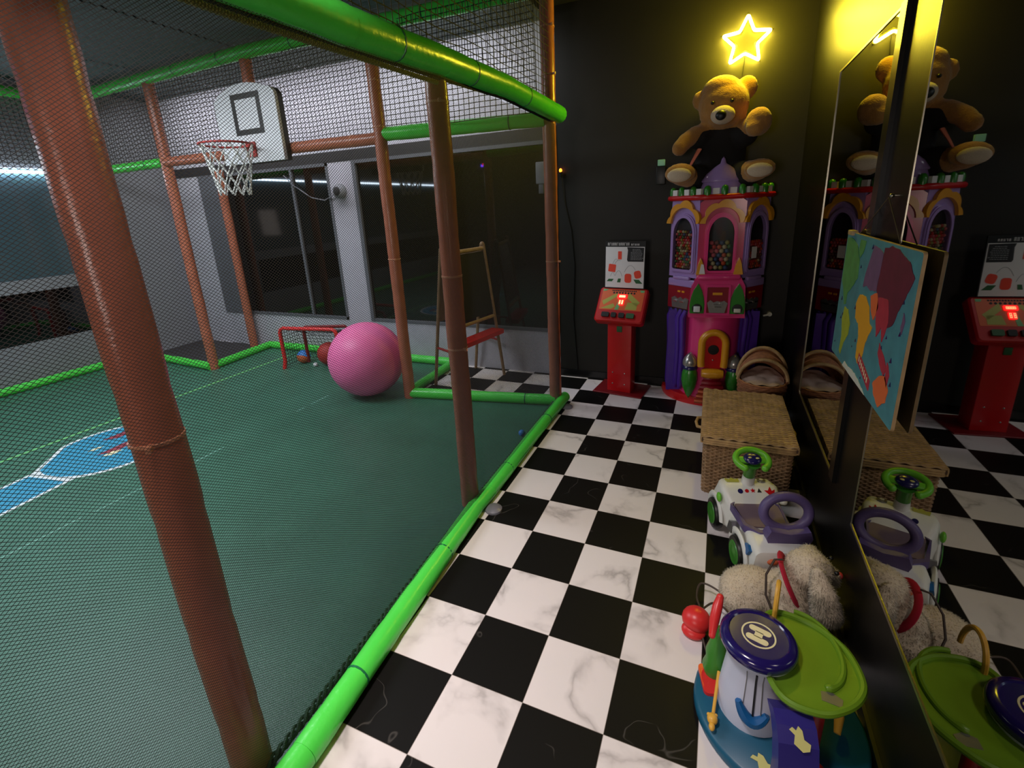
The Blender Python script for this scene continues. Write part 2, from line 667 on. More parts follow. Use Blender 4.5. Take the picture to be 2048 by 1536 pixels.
def spikes(me, count, length, width, droop=0.4, jitter=0.6):
    """short tapering strands of plush standing on the skin of a mesh, merged into it"""
    polys = list(me.polygons)
    areas = [p.area for p in polys]
    rnd = random.Random(3)
    vs, fs = [v.co.copy() for v in me.vertices], [tuple(p.vertices) for p in polys]
    for p in rnd.choices(polys, weights=areas, k=count):
        c = p.center.copy()
        n = p.normal.copy()
        d = n + Vector((rnd.uniform(-1, 1), rnd.uniform(-1, 1), rnd.uniform(-1, 1))) * jitter + Vector((0, 0, -droop))
        d.normalize()
        if d.dot(n) < 0.15:
            d = (d + n * 0.6).normalized()
        s = d.cross(Vector((rnd.uniform(-1, 1), rnd.uniform(-1, 1), rnd.uniform(-1, 1))))
        if s.length < 1e-4:
            continue
        s.normalize()
        l = length * rnd.uniform(0.5, 1.2)
        w = width * rnd.uniform(0.7, 1.3)
        k = len(vs)
        bend = Vector((0, 0, -l * 0.25 * droop))
        vs += [c - s * w - n * 0.003, c + s * w - n * 0.003, c + s.cross(d) * w - n * 0.003, c + d * l + bend]
        fs += [(k, k + 1, k + 3), (k + 1, k + 2, k + 3), (k + 2, k, k + 3)]
    out = bpy.data.meshes.new(me.name)
    out.from_pydata([tuple(v) for v in vs], [], fs)
    out.polygons.foreach_set('use_smooth', [True] * len(fs))
    out.update()
    return out


def lumpy_tube(p0, p1, r, seg=0.045, n=14, amp=0.035, joints=0.36, seed=0):
    """foam-covered pipe: slightly uneven wrap with pinched joints"""
    p0, p1 = Vector(p0), Vector(p1)
    L = (p1 - p0).length
    k = max(2, int(L / seg))
    path, rad = [], []
    d = (p1 - p0).normalized()
    o1 = d.orthogonal().normalized()
    for i in range(k + 1):
        t = i / k
        s = t * L
        j = (s + seed * 0.11) % joints
        pinch = 0.965 if j < seg else 1.0
        path.append(p0 + d * s + o1 * 0.004 * noise.noise(Vector((s * 2.3, seed, 0))))
        rad.append(r * pinch * (1 + amp * noise.noise(Vector((s * 5.0, seed * 3.1, 7)))))
    return B().tube(path, rad, n)

# ------------------------------------------------------------------ the room
YB = 3.65          # back wall
XR = 1.42          # mirror wall
XL = -6.36         # left wall
YN = -4.2          # wall behind the viewer
ZC = 3.42
b = B().box((XL - 0.1, YN - 0.1, -0.1), (XR + 0.1, YB + 0.1, 0.0))
struct(b.obj('floor', 'tiles'), 'black and white checkered marble-look tile floor of the aisle', 'floor')
b = B().box((XR, YN, 0), (XR + 0.1, YB, ZC))
struct(b.obj('wall_right', 'black_wall'), 'glossy black side wall that carries the two mirrors and the map', 'wall')
b = B().box((-0.60, YB, 0), (XR, YB + 0.1, ZC))
struct(b.obj('wall_back', 'black_far'), 'matt black end wall behind the castle machine under the neon star', 'wall')
b = B().box((XL - 0.1, YN - 0.1, 0), (XR + 0.1, YN, ZC))
struct(b.obj('wall_near', 'black_far'), 'dark wall behind the viewer', 'wall')
b = B().box((XL - 0.1, YN, ZC), (XR + 0.1, YB + 0.1, ZC + 0.08))
struct(b.obj('ceiling', 'ceil_dark'), 'black ceiling above the aisle', 'ceiling')

# corrugated ceiling of the play area, seams every 1.45 m
b = B()
pr = []
n = 110
yy0, yy1 = YN, YB
for i in range(n * 4 + 1):
    pr.append((yy0 + (yy1 - yy0) * i / (n * 4), 3.335 + 0.007 * sin(2 * pi * i / 4)))
for x0, x1 in ((XL, -4.96), (-4.94, -3.50), (-3.48, -2.04), (-2.02, -0.66)):
    k = len(pr)
    b.add([(x0, y, z) for y, z in pr] + [(x1, y, z) for y, z in pr], [(i, i + 1, k + i + 1, k + i) for i in range(k - 1)])
struct(b.obj('ceiling', 'ceil', quick=True), 'dark grey corrugated ceiling over the play cage', 'ceiling')

# back wall of the play area: low panel, pillars, upper panel, two dark windows
wb = B().box((XL, YB, 0), (-0.60, YB + 0.1, 0.465))
wb.box((-3.405, YB, 0.465), (-3.045, YB + 0.1, 2.345)).box((XL, YB, 0.465), (-5.69, YB + 0.1, 2.345))
wb.box((XL, YB, 2.46), (-0.60, YB + 0.1, ZC))
struct(wb.obj('wall_back', 'grey_wall'), 'pale grey panelled wall at the back of the play cage', 'wall')
struct(B().box((XL, YB - 0.004, 2.345), (-0.60, YB + 0.1, 2.46)).obj('trim_1', 'dark_band'), 'dark grey band above the two back windows', 'trim')
for k, (x0, x1, lw, lab) in enumerate(((-5.69, -3.405, 0.46, 'dark back window left of the pale pillar, behind the basketball hoop'),
                                       (-3.045, -0.60, 0.05, 'dark back window right of the pale pillar, behind the easel'))):
    o = struct(B().box((x0, YB + 0.02, 0.465), (x1, YB + 0.06, 2.345)).obj('window_%d' % (k + 1), 'glass_dark'), lab, 'window')
    f = B()
    f.box((x0, YB - 0.012, 0.465), (x0 + lw, YB + 0.04, 2.345)).box((x1 - 0.035, YB - 0.008, 0.465), (x1, YB + 0.04, 2.345))
    f.box((x0, YB - 0.008, 0.465), (x1, YB + 0.04, 0.50)).box((x0, YB - 0.008, 2.31), (x1, YB + 0.04, 2.345))
    if k == 0:
        f.box((-4.02, YB - 0.004, 0.5), (-3.985, YB + 0.04, 2.31))
    else:
        f.box((-1.93, YB - 0.004, 0.5), (-1.885, YB + 0.04, 2.31))
    f.obj('window_frame', 'frame_grey', o)
# left wall
b = B().box((XL - 0.1, YN, 0), (XL, YB, 0.50)).box((XL - 0.1, YN, 1.07), (XL, 2.52, 1.215)).box((XL - 0.1, YN, 2.42), (XL, YB, ZC)).box((XL - 0.1, 2.52, 0.5), (XL, YB, 2.42))
struct(b.obj('wall_left', 'mid_wall'), 'grey side wall at the far left of the play cage', 'wall')
o = struct(B().box((XL - 0.06, YN, 0.50), (XL - 0.02, 2.52, 1.07)).obj('window_3', 'glass_dark'), 'low black window strip in the left wall', 'window')
B().box((XL - 0.02, 2.49, 0.5), (XL + 0.004, 2.52, 1.07)).obj('window_frame', 'frame_grey', o)
o = struct(B().box((XL - 0.06, YN, 1.215), (XL - 0.02, 2.52, 2.42)).obj('window_4', 'glass_painted_reflection'), 'tall dark window in the left wall under the light strip', 'window')
B().box((XL - 0.02, 2.49, 1.215), (XL + 0.004, 2.52, 2.42)).obj('window_frame', 'frame_grey', o)
struct(B().box((-0.60, YB - 0.02, 0), (XR, YB, 0.075)).obj('baseboard_back', 'black_trim'), 'black skirting along the end wall', 'baseboard')
struct(B().box((XR - 0.012, YN, 0), (XR, YB, 0.06)).obj('baseboard_right', 'black_trim'), 'black skirting under the mirrors', 'baseboard')

# play surface and dark corner mat
poly = [(-6.28, YN + 0.05), (-0.36, YN + 0.05), (-0.38, 0.8), (-0.41, 2.88), (-1.83, 2.66), (-1.85, 3.58), (-4.83, 3.58), (-4.72, 2.70), (-6.28, 2.76)]
floor_play = struct(B().prism(poly, 0.0, 0.006).obj('floor', 'turf'), 'green vinyl floor of the play cage', 'floor')
struct(B().prism([(-6.34, 2.78), (-4.74, 2.72), (-4.86, 3.63), (-6.34, 3.63)], 0.0, 0.005).obj('floor', 'darkmat'), 'dark grey floor patch in the far left corner outside the cage', 'floor')

# printed graphic on the play floor: round key with a neck, white outline
gx = thing('floor_graphic', 'blue round court graphic with white outline printed on the green play floor', 'floor graphic', (-3.6, 0.9, 0.006))


def key_poly(g):
    c = (0.0, 0.10)
    r = 0.475 - g
    p = []
    for i in range(41):
        a = math.radians(-118 + 330 * i / 40 * 0.925)
        p.append((c[0] + r * cos(a), c[1] + r * 1.0 * sin(a)))
    return p


T2 = RZ(0.17)
out, inn = key_poly(0), key_poly(0.035)
B().ring(out, inn, 0.0, 0.002, T2).obj('outline', 'white_print', gx)
B().prism(inn, 0.0, 0.0016, T2).obj('disc', 'cyan', gx)
nk = [(-0.20, -1.5), (0.18, -1.5), (0.18, -0.33), (-0.20, -0.33)]
B().prism(nk, 0.0, 0.0012, T2).obj('neck', 'cyan', gx)
b = B()
for x in (-0.215, 0.18):
    b.box((x, -1.5, 0), (x + 0.03, -0.32, 0.0018), T2)
b.box((-0.20, -0.375, 0), (0.20, -0.335, 0.0022), T2)
b.obj('neck_border', 'white_print', gx)
b = B()
for px, py, w, h in ((0.16, 0.26, 0.06, 0.24), (0.05, 0.12, 0.05, 0.30), (-0.18, 0.28, 0.05, 0.20)):
    b.prism([(px - w, py - h / 2), (px + w, py - h / 2 + 0.06), (px + w * 0.8, py + h / 2), (px - w * 0.6, py + h / 2 - 0.04)], 0, 0.0026, T2)
objs(b, 'red_marks', 'red_print', gx)
b = B()
for px, py, w, h in ((0.27, 0.18, 0.025, 0.14), (0.10, 0.02, 0.03, 0.12), (-0.06, 0.34, 0.03, 0.14), (-0.02, -0.75, 0.02, 0.14), (0.03, -0.98, 0.02, 0.12), (-0.12, 0.05, 0.02, 0.1)):
    b.prism([(px - w, py - h / 2), (px + w, py - h / 2 + 0.03), (px + w, py + h / 2), (px - w, py + h / 2 - 0.03)], 0, 0.0028, T2)
objs(b, 'pale_marks', 'cream', gx)
tag(B().box((-4.265, -3.0, 0.006), (-4.235, 3.35, 0.0075)).obj('floor_line', 'green_print'), 'light green straight line running the length of the play floor', 'floor line')
b = B()
for y0, y1 in ((-0.1, 0.35), (0.42, 0.9), (1.0, 1.3), (2.02, 2.12), (2.2, 2.42)):
    b.box((-2.72 + 0.02 * y0, y0, 0.006), (-2.708 + 0.02 * y0, y1, 0.0072))
tag(b.obj('floor_line', 'worn_print'), 'worn pale dashed line on the play floor beside the pink ball', 'floor line')

# ------------------------------------------------------------------ play cage frame
PF = thing('play_frame', 'brown and green foam padded pipe frame of the netted play cage', 'play frame', (0, 0, 0))


def post(x, y, z0, z1, seed, r=0.054, ties=(), lean=(0, 0)):
    o = lumpy_tube((x, y, z0), (x + lean[0], y + lean[1], z1), r, seed=seed).obj('post', 'foam_brown', PF)
    for z, a in ties:
        t = B()
        t.lathe([(r * 0.97, z - 0.006), (r * 1.04, z - 0.004), (r * 1.04, z + 0.004), (r * 0.97, z + 0.006)], 20, T(x + lean[0] * z / 2.37, y + lean[1] * z / 2.37, 0))
        t.box((-0.008, -0.006, -0.006), (0.026, 0.006, 0.008), T(x + lean[0] * z / 2.37, y + lean[1] * z / 2.37, z) @ RZ(a) @ T(r * 1.0, 0, 0))
        t.obj('cable_tie', 'tie_brown', o)
    return o


post(-0.440, -0.232, 0.0, 2.37, 1, r=0.060, lean=(-0.006, -0.016), ties=((1.235, -0.75),))
post(-0.440, 1.29, 0.02, 2.40, 2, ties=((1.02, -0.4), (1.42, 2.0), (2.26, -0.9)))
post(-0.415, 2.90, 0.02, 3.40, 3, ties=((1.30, -0.3), (2.70, -0.5), (3.02, -0.7)))
post(-1.83, 2.64, 0.0, 3.22, 4, ties=((1.35, -0.8), (2.45, -0.8), (2.8, -0.8)))
post(-4.75, 2.68, 0.0, 3.22, 5, r=0.056, ties=((2.44, -0.6), (2.95, -0.6)))
post(-5.14, 3.56, 0.0, 2.38, 6)
post(-3.30, 2.69, 2.40, 3.22, 7)
post(-6.27, 2.70, 0.0, 3.22, 8)


def rail(name, pts, r, m, seed, ties=True, tm='tie_dark'):
    b = B()
    for i in range(len(pts) - 1):
        lb = lumpy_tube(pts[i], pts[i + 1], r, seed=seed + i)
        b.v, b.f, b.sm = b.v + lb.v, b.f + [tuple(k + len(b.v) for k in f) for f in lb.f], b.sm + lb.sm
    o = b.obj(name, m, PF)
    if ties:
        t = B()
        for i in range(len(pts) - 1):
            p, q = Vector(pts[i]), Vector(pts[i + 1])
            L = (q - p).length
            m4 = frame(p, (q - p).cross(Vector((0, 0, 1))) if abs((q - p).normalized().z) < .9 else (1, 0, 0), (0, 0, 1))
            d = (q - p).normalized()
            s = 0.28
            while s < L - 0.1:
                c = p + d * s
                ax = d.orthogonal().normalized()
                f4 = frame(c, ax, d.cross(ax))
                t.lathe([(r * 0.98, -0.005), (r * 1.025, -0.004), (r * 1.025, 0.004), (r * 0.98, 0.005)], 18, f4)
                s += 0.66
        objs(t, 'cable_tie', tm, o)
    return o


rail('kerb_rail', [(-0.285, -0.75, 0.05), (-0.298, -0.15, 0.05), (-0.338, 0.55, 0.05), (-0.372, 1.22, 0.05)], 0.050, 'foam_green', 11)
rail('kerb_rail', [(-0.372, 1.22, 0.05), (-0.362, 1.40, 0.05), (-0.362, 2.2, 0.05), (-0.352, 2.98, 0.05)], 0.046, 'foam_green', 15)
rail('beam_rail', [(-0.365, -0.9, 2.35), (-0.372, 0.6, 2.385), (-0.378, 1.25, 2.42), (-0.385, 2.0, 2.455), (-0.365, 3.0, 2.435)], 0.064, 'foam_green', 19)
rail('kerb_rail', [(-0.41, 2.88, 0.05), (-1.83, 2.64, 0.05)], 0.050, 'foam_green', 24)
rail('kerb_rail', [(-1.85, 2.66, 0.05), (-1.87, 3.56, 0.05)], 0.045, 'foam_green', 26)
rail('kerb_rail', [(-1.87, 3.58, 0.05), (-4.84, 3.58, 0.05)], 0.048, 'foam_green', 27, False)
rail('kerb_rail', [(-4.84, 3.56, 0.05), (-4.74, 2.66, 0.05)], 0.048, 'foam_green', 28, False)
rail('kerb_rail', [(-4.74, 2.64, 0.05), (-6.25, 2.74, 0.05)], 0.048, 'foam_green', 29, False)
rail('kerb_rail', [(-6.27, 2.74, 0.05), (-6.27, -3.4, 0.05)], 0.048, 'foam_green', 30, False)
rail('cross_rail', [(-0.44, 2.87, 2.395), (-1.80, 2.66, 2.395)], 0.056, 'foam_green', 31)
rail('cross_rail', [(-1.86, 2.66, 2.37), (-4.72, 2.66, 2.395)], 0.050, 'foam_brown', 32, tm='tie_brown')
rail('cross_rail', [(-4.78, 2.67, 2.395), (-6.25, 2.67, 2.39)], 0.050, 'foam_green', 34)
rail('cross_rail', [(-0.43, 2.80, 3.24), (-3.3, 2.66, 3.235), (-6.25, 2.66, 3.20)], 0.058, 'foam_green', 36)
rail('cross_rail', [(-6.27, 2.66, 3.20), (-6.27, -3.0, 3.20)], 0.056, 'foam_green', 40, False)
for x, y in ((-0.29, 1.30), (-0.30, 2.86)):
    B().lathe([(0.0, 0.0), (0.052, 0.0), (0.052, 0.012), (0.04, 0.02), (0.03, 0.024), (0.0, 0.026)], 20, T(x, y, 0)).obj('foot_plate', 'grey_plastic', PF)


# ------------------------------------------------------------------ nets
def strand(b, p, q, r, up, sag=0.0, seg=0.12, axis=None, amp=0.0, seed=0.0, taper=None):
    p, q = Vector(p), Vector(q)
    L = (q - p).length
    if L < 1e-3:
        return
    k = max(1, int(L / seg))
    d = (q - p) / L
    u = Vector(up)
    w = d.cross(u).normalized()
    base = len(b.v)
    for i in range(k + 1):
        t = i / k
        c = p + (q - p) * t
        if amp:
            c = c + u * amp * noise.noise(c * 1.7 + Vector((seed, 0, 0))) + w * amp * 0.25 * noise.noise(c * 4.0 + Vector((0, seed, 0)))
        b.v += [c + w * r + u * r * 0.4, c - w * r + u * r * 0.4, c - u * r * 0.9]
    for i in range(k):
        s = base + i * 3
        for j in range(3):
            j2 = (j + 1) % 3
            b.f.append((s + j, s + j2, s + 3 + j2, s + 3 + j))
            b.sm.append(False)


def net_diag(b, P, U, V, du, dv, r, amp, normal, seg=0.12):
    """diamond mesh over the rectangle 0..U, 0..V; P(u,v) -> point"""
    sl = dv / du
    for s in (1, -1):
        k0 = -int(V / sl / du) - 1
        k1 = int(U / du) + int(V / sl / du) + 2
        for i in range(k0, k1):
            # line v = sl*(u-u0) (s=1) or v = V - ... (s=-1): v = -sl*(u-u0)
            u0 = i * du
            if s == 1:
                ua, ub = max(0, u0), min(U, u0 + V / sl)
                if ub <= ua:
                    continue
                a, c = (ua, sl * (ua - u0)), (ub, sl * (ub - u0))
            else:
                ua, ub = max(0, u0 - V / sl), min(U, u0)
                if ub <= ua:
                    continue
                a, c = (ua, -sl * (ua - u0)), (ub, -sl * (ub - u0))
            strand(b, P(*a), P(*c), r, normal, seg=seg, amp=amp)


b = B()
net_diag(b, lambda u, v: Vector((-0.366, -0.80 + u, 0.045 + v)), 3.70, 2.31, 0.0124, 0.0092, 0.00062, 0.003, (1, 0, 0), seg=0.25)
sn = tag(b.obj('safety_net', 'net_fine', quick=True), 'fine black mesh net stretched between the floor kerb and the green beam along the aisle', 'net', 'nets of the play cage')
# lacing of the lower net along the beam, and lash along the kerb
b = B()
pts = []
for i in range(1100):
    y = -0.6 + 1.8 * i / 1100
    z = 2.30 + 0.035 * max(0, y - 0.2) - 0.012
    a = i * 1.15
    pts.append((-0.380 + 0.008 * cos(a), y, z + 0.008 * sin(a)))
b.tube(pts, 0.0035, 5)
b.obj('lacing', 'lacing', sn)
b = B()
b.tube([(-0.41, -0.6, 2.325), (-0.405, 0.3, 2.325), (-0.402, 1.2, 2.36), (-0.40, 2.0, 2.40), (-0.40, 2.85, 2.385)], 0.016, 8)
b.obj('rolled_edge', 'net_coarse', sn)
b = B()
for k in range(3):
    pts = []
    for i in range(260):
        y = -0.6 + 3.45 * i / 260
        a = i * 0.9 + k * 2.1
        xc = -0.385 - 0.05 * max(0, min(1, (y + 0.3) / 1.6)) * 0.6
        pts.append((xc + 0.011 * cos(a), y, 0.045 + 0.011 * sin(a)))
    b.tube(pts, 0.0065, 5)
b.obj('lash_cord', 'lash', sn)


def net_square(P, U, V, du, dv, r, amp, normal, seed=0.0, seg=0.05):
    b = B()
    n = int(round(U / du))
    for i in range(n + 1):
        strand(b, P(i * U / n, 0), P(i * U / n, V), r, normal, seg=seg, amp=amp, seed=seed)
    n = int(round(V / dv))
    for i in range(n + 1):
        strand(b, P(0, i * V / n), P(U, i * V / n), r, normal, seg=seg, amp=amp, seed=seed + 0.2)
    return b


b = net_square(lambda u, v: Vector((-0.405, -0.55 + u, 2.44 + 0.02 * min(1, u) + v)), 3.42, 0.92, 0.050, 0.046, 0.0024, 0.05, (1, 0, 0), 3.0)
tag(b.obj('safety_net', 'net_coarse', quick=True), 'coarse black square netting above the green beam along the aisle', 'net', 'nets of the play cage')
b = net_square(lambda u, v: Vector((-6.22 + u, 2.685, 2.42 + v)), 5.78, 0.80, 0.046, 0.040, 0.0030, 0.03, (0, 1, 0), 9.0)
tag(b.obj('safety_net', 'net_coarse', quick=True), 'coarse black square netting across the back, around the basketball backboard', 'net', 'nets of the play cage')
b = net_square(lambda u, v: Vector((-6.25, -3.0 + u, 2.43 + v)), 5.6, 0.76, 0.046, 0.040, 0.0030, 0.03, (1, 0, 0), 5.0)
tag(b.obj('safety_net', 'net_coarse', quick=True), 'coarse black square netting above the light strip at the far left', 'net', 'nets of the play cage')

# ------------------------------------------------------------------ lights you can see on the left wall
o = B().box((XL + 0.002, YN + 0.3, 2.372), (XL + 0.022, 2.50, 2.402)).obj('led_strip', 'strip')
tag(o, 'glowing cool white light strip along the top of the left window', 'light strip')

# ------------------------------------------------------------------ basketball hoop
HP = thing('basketball_hoop', 'white basketball backboard with red rim and white net hung on the brown rail', 'basketball hoop', (-3.23, 2.56, 2.27))
bd = arc(0, 0.0, 0.36, 0.30, pi - 0.30, 24, 0.30)
out = [(-0.395, 0.0), (0.395, 0.0), (0.395, 0.50)] + arc(0.305, 0.53, 0.09, 0, pi / 2 - 0.15, 5) + arc(0, 0.30, 0.55, pi / 2 - 0.50, pi / 2 + 0.62, 12, 0.38) + [(-0.375, 0.575), (-0.395, 0.55)]
fm = frame((0, 0, 0), (1, 0, 0), (0, 0, 1))      # x right, y up, z towards the viewer
B().prism(out, -0.005, 0.03, fm).obj('backboard', 'white_pl', HP)
B().prism([(x * 1.02, y * 1.005 - 0.004) for x, y in out], -0.05, -0.006, fm).obj('backing_board', 'black', HP)
sq = [(-0.165, 0.245), (0.205, 0.245), (0.205, 0.597), (-0.165, 0.597)]
si = [(-0.117, 0.293), (0.157, 0.293), (0.157, 0.549), (-0.117, 0.549)]
B().ring(sq, si, 0.03, 0.032, fm).obj('target_square', 'black', HP)
B().box((-0.06, 0.05, 0.03), (0.06, 0.18, 0.045), fm).box((-0.05, 0.13, 0.045), (0.05, 0.15, 0.10), fm).obj('rim_bracket', 'redball', HP)
rc = Vector((-0.01, -0.28, 0.14))
RR = 0.215
B().tube([(rc.x + RR * cos(a), rc.y + RR * sin(a), rc.z) for a in [2 * pi * i / 40 for i in range(40)]], 0.009, 8, closed=True).obj('rim', 'redball', HP)
b = B()
nn, levels = 11, 5
lv = []
for l in range(levels + 1):
    t = l / levels
    r = RR * (1 - 0.42 * t ** 0.8)
    lv.append([(rc.x + r * cos(2 * pi * (i + 0.5 * (l % 2)) / nn) + 0.01 * noise.noise(Vector((i, l, 3))), rc.y + r * sin(2 * pi * (i + 0.5 * (l % 2)) / nn), rc.z - 0.43 * t + 0.012 * noise.noise(Vector((i * 1.7, l, 0)))) for i in range(nn)])
for l in range(levels):
    for i in range(nn):
        j0, j1 = (i, (i - 1) % nn) if l % 2 == 0 else (i, (i + 1) % nn)
        for j in (j0, j1):
            b.cyl(lv[l][i], lv[l + 1][j], 0.0062, n=6)
for l in range(1, levels):
    for p in lv[l]:
        b.ell(p, 0.0105, n=8, k=5)
b.obj('hoop_net', 'white_cord', HP)

# ------------------------------------------------------------------ goal and balls
G = thing('toy_goal', 'small red tubular goal frame with dark net on the green play floor', 'goal', (-3.45, 3.0, 0.006), 0.14)
w, h, d = 0.385, 0.50, 0.36
B().tube([(-w - 0.01, -0.02, 0)] + [(-w, 0, z) for z in (0.1, h - 0.06)] + [(-w + 0.015, 0, h - 0.02), (-w + 0.05, 0, h)] + [(w - 0.05, 0, h), (w - 0.015, 0, h - 0.02), (w, 0, h - 0.06), (w, 0, 0.1), (w + 0.01, -0.02, 0)], 0.022, 10).obj('front_hoop', 'tomato', G)
B().tube([(-w * 0.6, d * 0.6, 0.02), (-w * 0.6, d * 0.6, h - 0.08), (-w * 0.6 + 0.05, d * 0.5, h - 0.03), (w * 0.95 - 0.05, d * 0.75, h - 0.03), (w * 0.95, d * 0.8, h - 0.08), (w * 0.95, d * 0.9, 0.02)], 0.02, 8).obj('back_hoop', 'dkred', G)
b = B()
for i in range(15):
    t = i / 14
    x = -w + 2 * w * t
    strand(b, (x, 0, h - 0.02), (x * 0.95, d * 0.7, h - 0.06 - 0.10 * sin(pi * t)), 0.003, (0, 0, 1))
    strand(b, (x * 0.95, d * 0.7, h - 0.06 - 0.10 * sin(pi * t)), (x, d, 0.02), 0.003, (0, 1, 0))
for i in range(10):
    z = 0.03 + (h - 0.1) * i / 9
    strand(b, (-w, d * (1 - 0.3 * i / 9), z), (w, d * (1 - 0.3 * i / 9), z), 0.003, (0, 1, 0), amp=0.02)
    for sx in (-1, 1):
        strand(b, (sx * w, 0.02, z), (sx * w, d * (1 - 0.3 * i / 9), z), 0.003, (1, 0, 0), amp=0.01)
for i in range(7):
    y = 0.03 + d * 0.65 * i / 6
    strand(b, (-w, y, h - 0.03 - 0.04 * i / 6), (w, y, h - 0.03 - 0.04 * i / 6), 0.003, (0, 0, 1), amp=0.03)
    for sx in (-1, 1):
        strand(b, (sx * w, y, 0.02), (sx * w, y, h - 0.03), 0.003, (1, 0, 0), amp=0.01)
b.obj('goal_net', 'net_coarse', G)
tag(B().ell((-2.27, 2.60, 0.372), 0.366, n=48, k=28).obj('exercise_ball', 'ballpink'), 'big pink exercise ball resting on the green play floor', 'ball')
bb = thing('small_ball', 'blue and orange beach ball lying inside the red goal', 'ball', (-3.78, 3.18, 0.088))
B().lathe([(0.082 * cos(a), 0.082 * sin(a)) for a in [-pi / 2 + pi * i / 14 for i in range(15)]], 10, RX(1.1) @ RY(0.4), 0, pi).obj('blue_half', 'blue', bb)
B().lathe([(0.082 * cos(a), 0.082 * sin(a)) for a in [-pi / 2 + pi * i / 14 for i in range(15)]], 10, RX(1.1) @ RY(0.4), pi, 2 * pi).obj('orange_half', 'orange', bb)
tag(B().ell((-3.40, 3.22, 0.145), (0.135, 0.135, 0.139), n=28, k=16).obj('rubber_ball', 'redball'), 'dark red ball at the right side inside the goal', 'ball')
tag(B().ell((-3.52, 3.10, 0.03), 0.026).obj('table_tennis_ball', 'white_pl'), 'tiny white ball beside the dark red ball in the goal', 'ball')
tag(B().ell((-0.475, 2.22, 0.033), 0.027, n=16, k=10).obj('toy_ball', 'blue'), 'small blue ball on the play floor near the kerb', 'ball')

# ------------------------------------------------------------------ easel in the alcove
EZ = thing('easel', 'wooden A-frame chalkboard easel with red tray on the tiles behind the cage kerb', 'easel', (-1.47, 3.22, 0), 0)
ap = [Vector((-0.03, -0.30, 1.40)), Vector((0.10, 0.28, 1.40))]
fr = [Vector((0.17, -0.36, 0)), Vector((0.28, 0.26, 0))]
bk = [Vector((-0.29, -0.22, 0)), Vector((-0.13, 0.38, 0))]
for k in range(2):
    B().cyl(fr[k], ap[k] + Vector((0.012, 0, 0)), 0.017, n=8).obj('front_leg', 'wood_dim', EZ)
    B().cyl(bk[k], ap[k] - Vector((0.012, 0, 0)), 0.017, n=8).obj('rear_leg', 'wood_dim', EZ)
    B().ell(ap[k], 0.026).obj('hinge_knob', 'wood_dim', EZ)


def quad_board(pts, th, m, name, parent, off=0.0):
    a, b_, c, d_ = [Vector(p) for p in pts]
    n = (b_ - a).cross(d_ - a).normalized()
    b = B()
    vs = [p + n * off for p in (a, b_, c, d_)] + [p + n * (off + th) for p in (a, b_, c, d_)]
    b.add(vs, [(3, 2, 1, 0), (4, 5, 6, 7), (0, 1, 5, 4), (1, 2, 6, 5), (2, 3, 7, 6), (3, 0, 4, 7)])
    return b.obj(name, m, parent)


def lerp(a, b_, t):
    return a + (b_ - a) * t


quad_board([lerp(ap[0], fr[0], 0.05), lerp(ap[0], fr[0], 0.50), lerp(ap[1], fr[1], 0.50), lerp(ap[1], fr[1], 0.05)], 0.012, 'chalk', 'board', EZ, -0.006)
quad_board([lerp(ap[1], bk[1], 0.05), lerp(ap[1], bk[1], 0.50), lerp(ap[0], bk[0], 0.50), lerp(ap[0], bk[0], 0.05)], 0.012, 'wood_dim', 'board', EZ, -0.006)
objs(B().cyl(lerp(ap[0], fr[0], 0.03), lerp(ap[1], fr[1], 0.03), 0.02, n=8).cyl(lerp(ap[0], fr[0], 0.53), lerp(ap[1], fr[1], 0.53), 0.018, n=8), 'crossbar', 'wood', EZ)
t0, t1 = lerp(ap[0], fr[0], 0.66), lerp(ap[1], fr[1], 0.66)
ax = (t1 - t0)
B().box((0, -0.09, 0), (ax.length, 0.06, 0.045), frame(t0, ax, Vector((0, 0, 1)).cross(ax))).obj('tray', 'tomato', EZ)
t0, t1 = lerp(ap[0], bk[0], 0.70), lerp(ap[0], fr[0], 0.72)
objs(B().cyl(t0, t1, 0.013, n=8).cyl(lerp(ap[1], bk[1], 0.7), lerp(ap[1], fr[1], 0.72), 0.013, n=8), 'spreader_bar', 'redball', EZ)

# wall bits in the play area
SPK = thing('wall_speaker', 'round grey speaker mounted on the pale pillar between the back windows', 'speaker', (-3.25, YB, 2.02))
fy = frame((0, 0, 0), (1, 0, 0), (0, 0, 1))
B().lathe([(0.0, 0.075), (0.05, 0.075), (0.075, 0.06), (0.085, 0.03), (0.085, 0.0)], 24, fy).obj('housing', 'mid_wall', SPK)
B().lathe([(0.0, 0.08), (0.045, 0.079), (0.05, 0.075)], 20, fy).obj('grille', 'dark_band', SPK)
tag(B().tube([(-3.34, 3.63, 1.99), (-3.5, 3.63, 1.93), (-3.7, 3.63, 1.97), (-3.95, 3.63, 2.12), (-4.1, 3.63, 2.25)], 0.006, 6).obj('speaker_cable', 'grey_plastic'), 'thin grey cable drooping from the round speaker across the dark window', 'cable')
BX = thing('reflection_box', 'small grey box standing in for a reflection in the back window beside the corner post', 'box', (-0.75, YB - 0.012, 1.95))  # solid box added in place of the backboard's reflection in the glass
B().box((-0.045, -0.05, 0), (0.045, 0, 0.20), bev=0.008).obj('reflection_block', 'mid_wall', BX)
B().box((-0.02, -0.045, -0.09), (0.03, -0.01, 0.01), bev=0.004).obj('plug', 'frame_grey', BX)  # lower block of the same modelled reflection

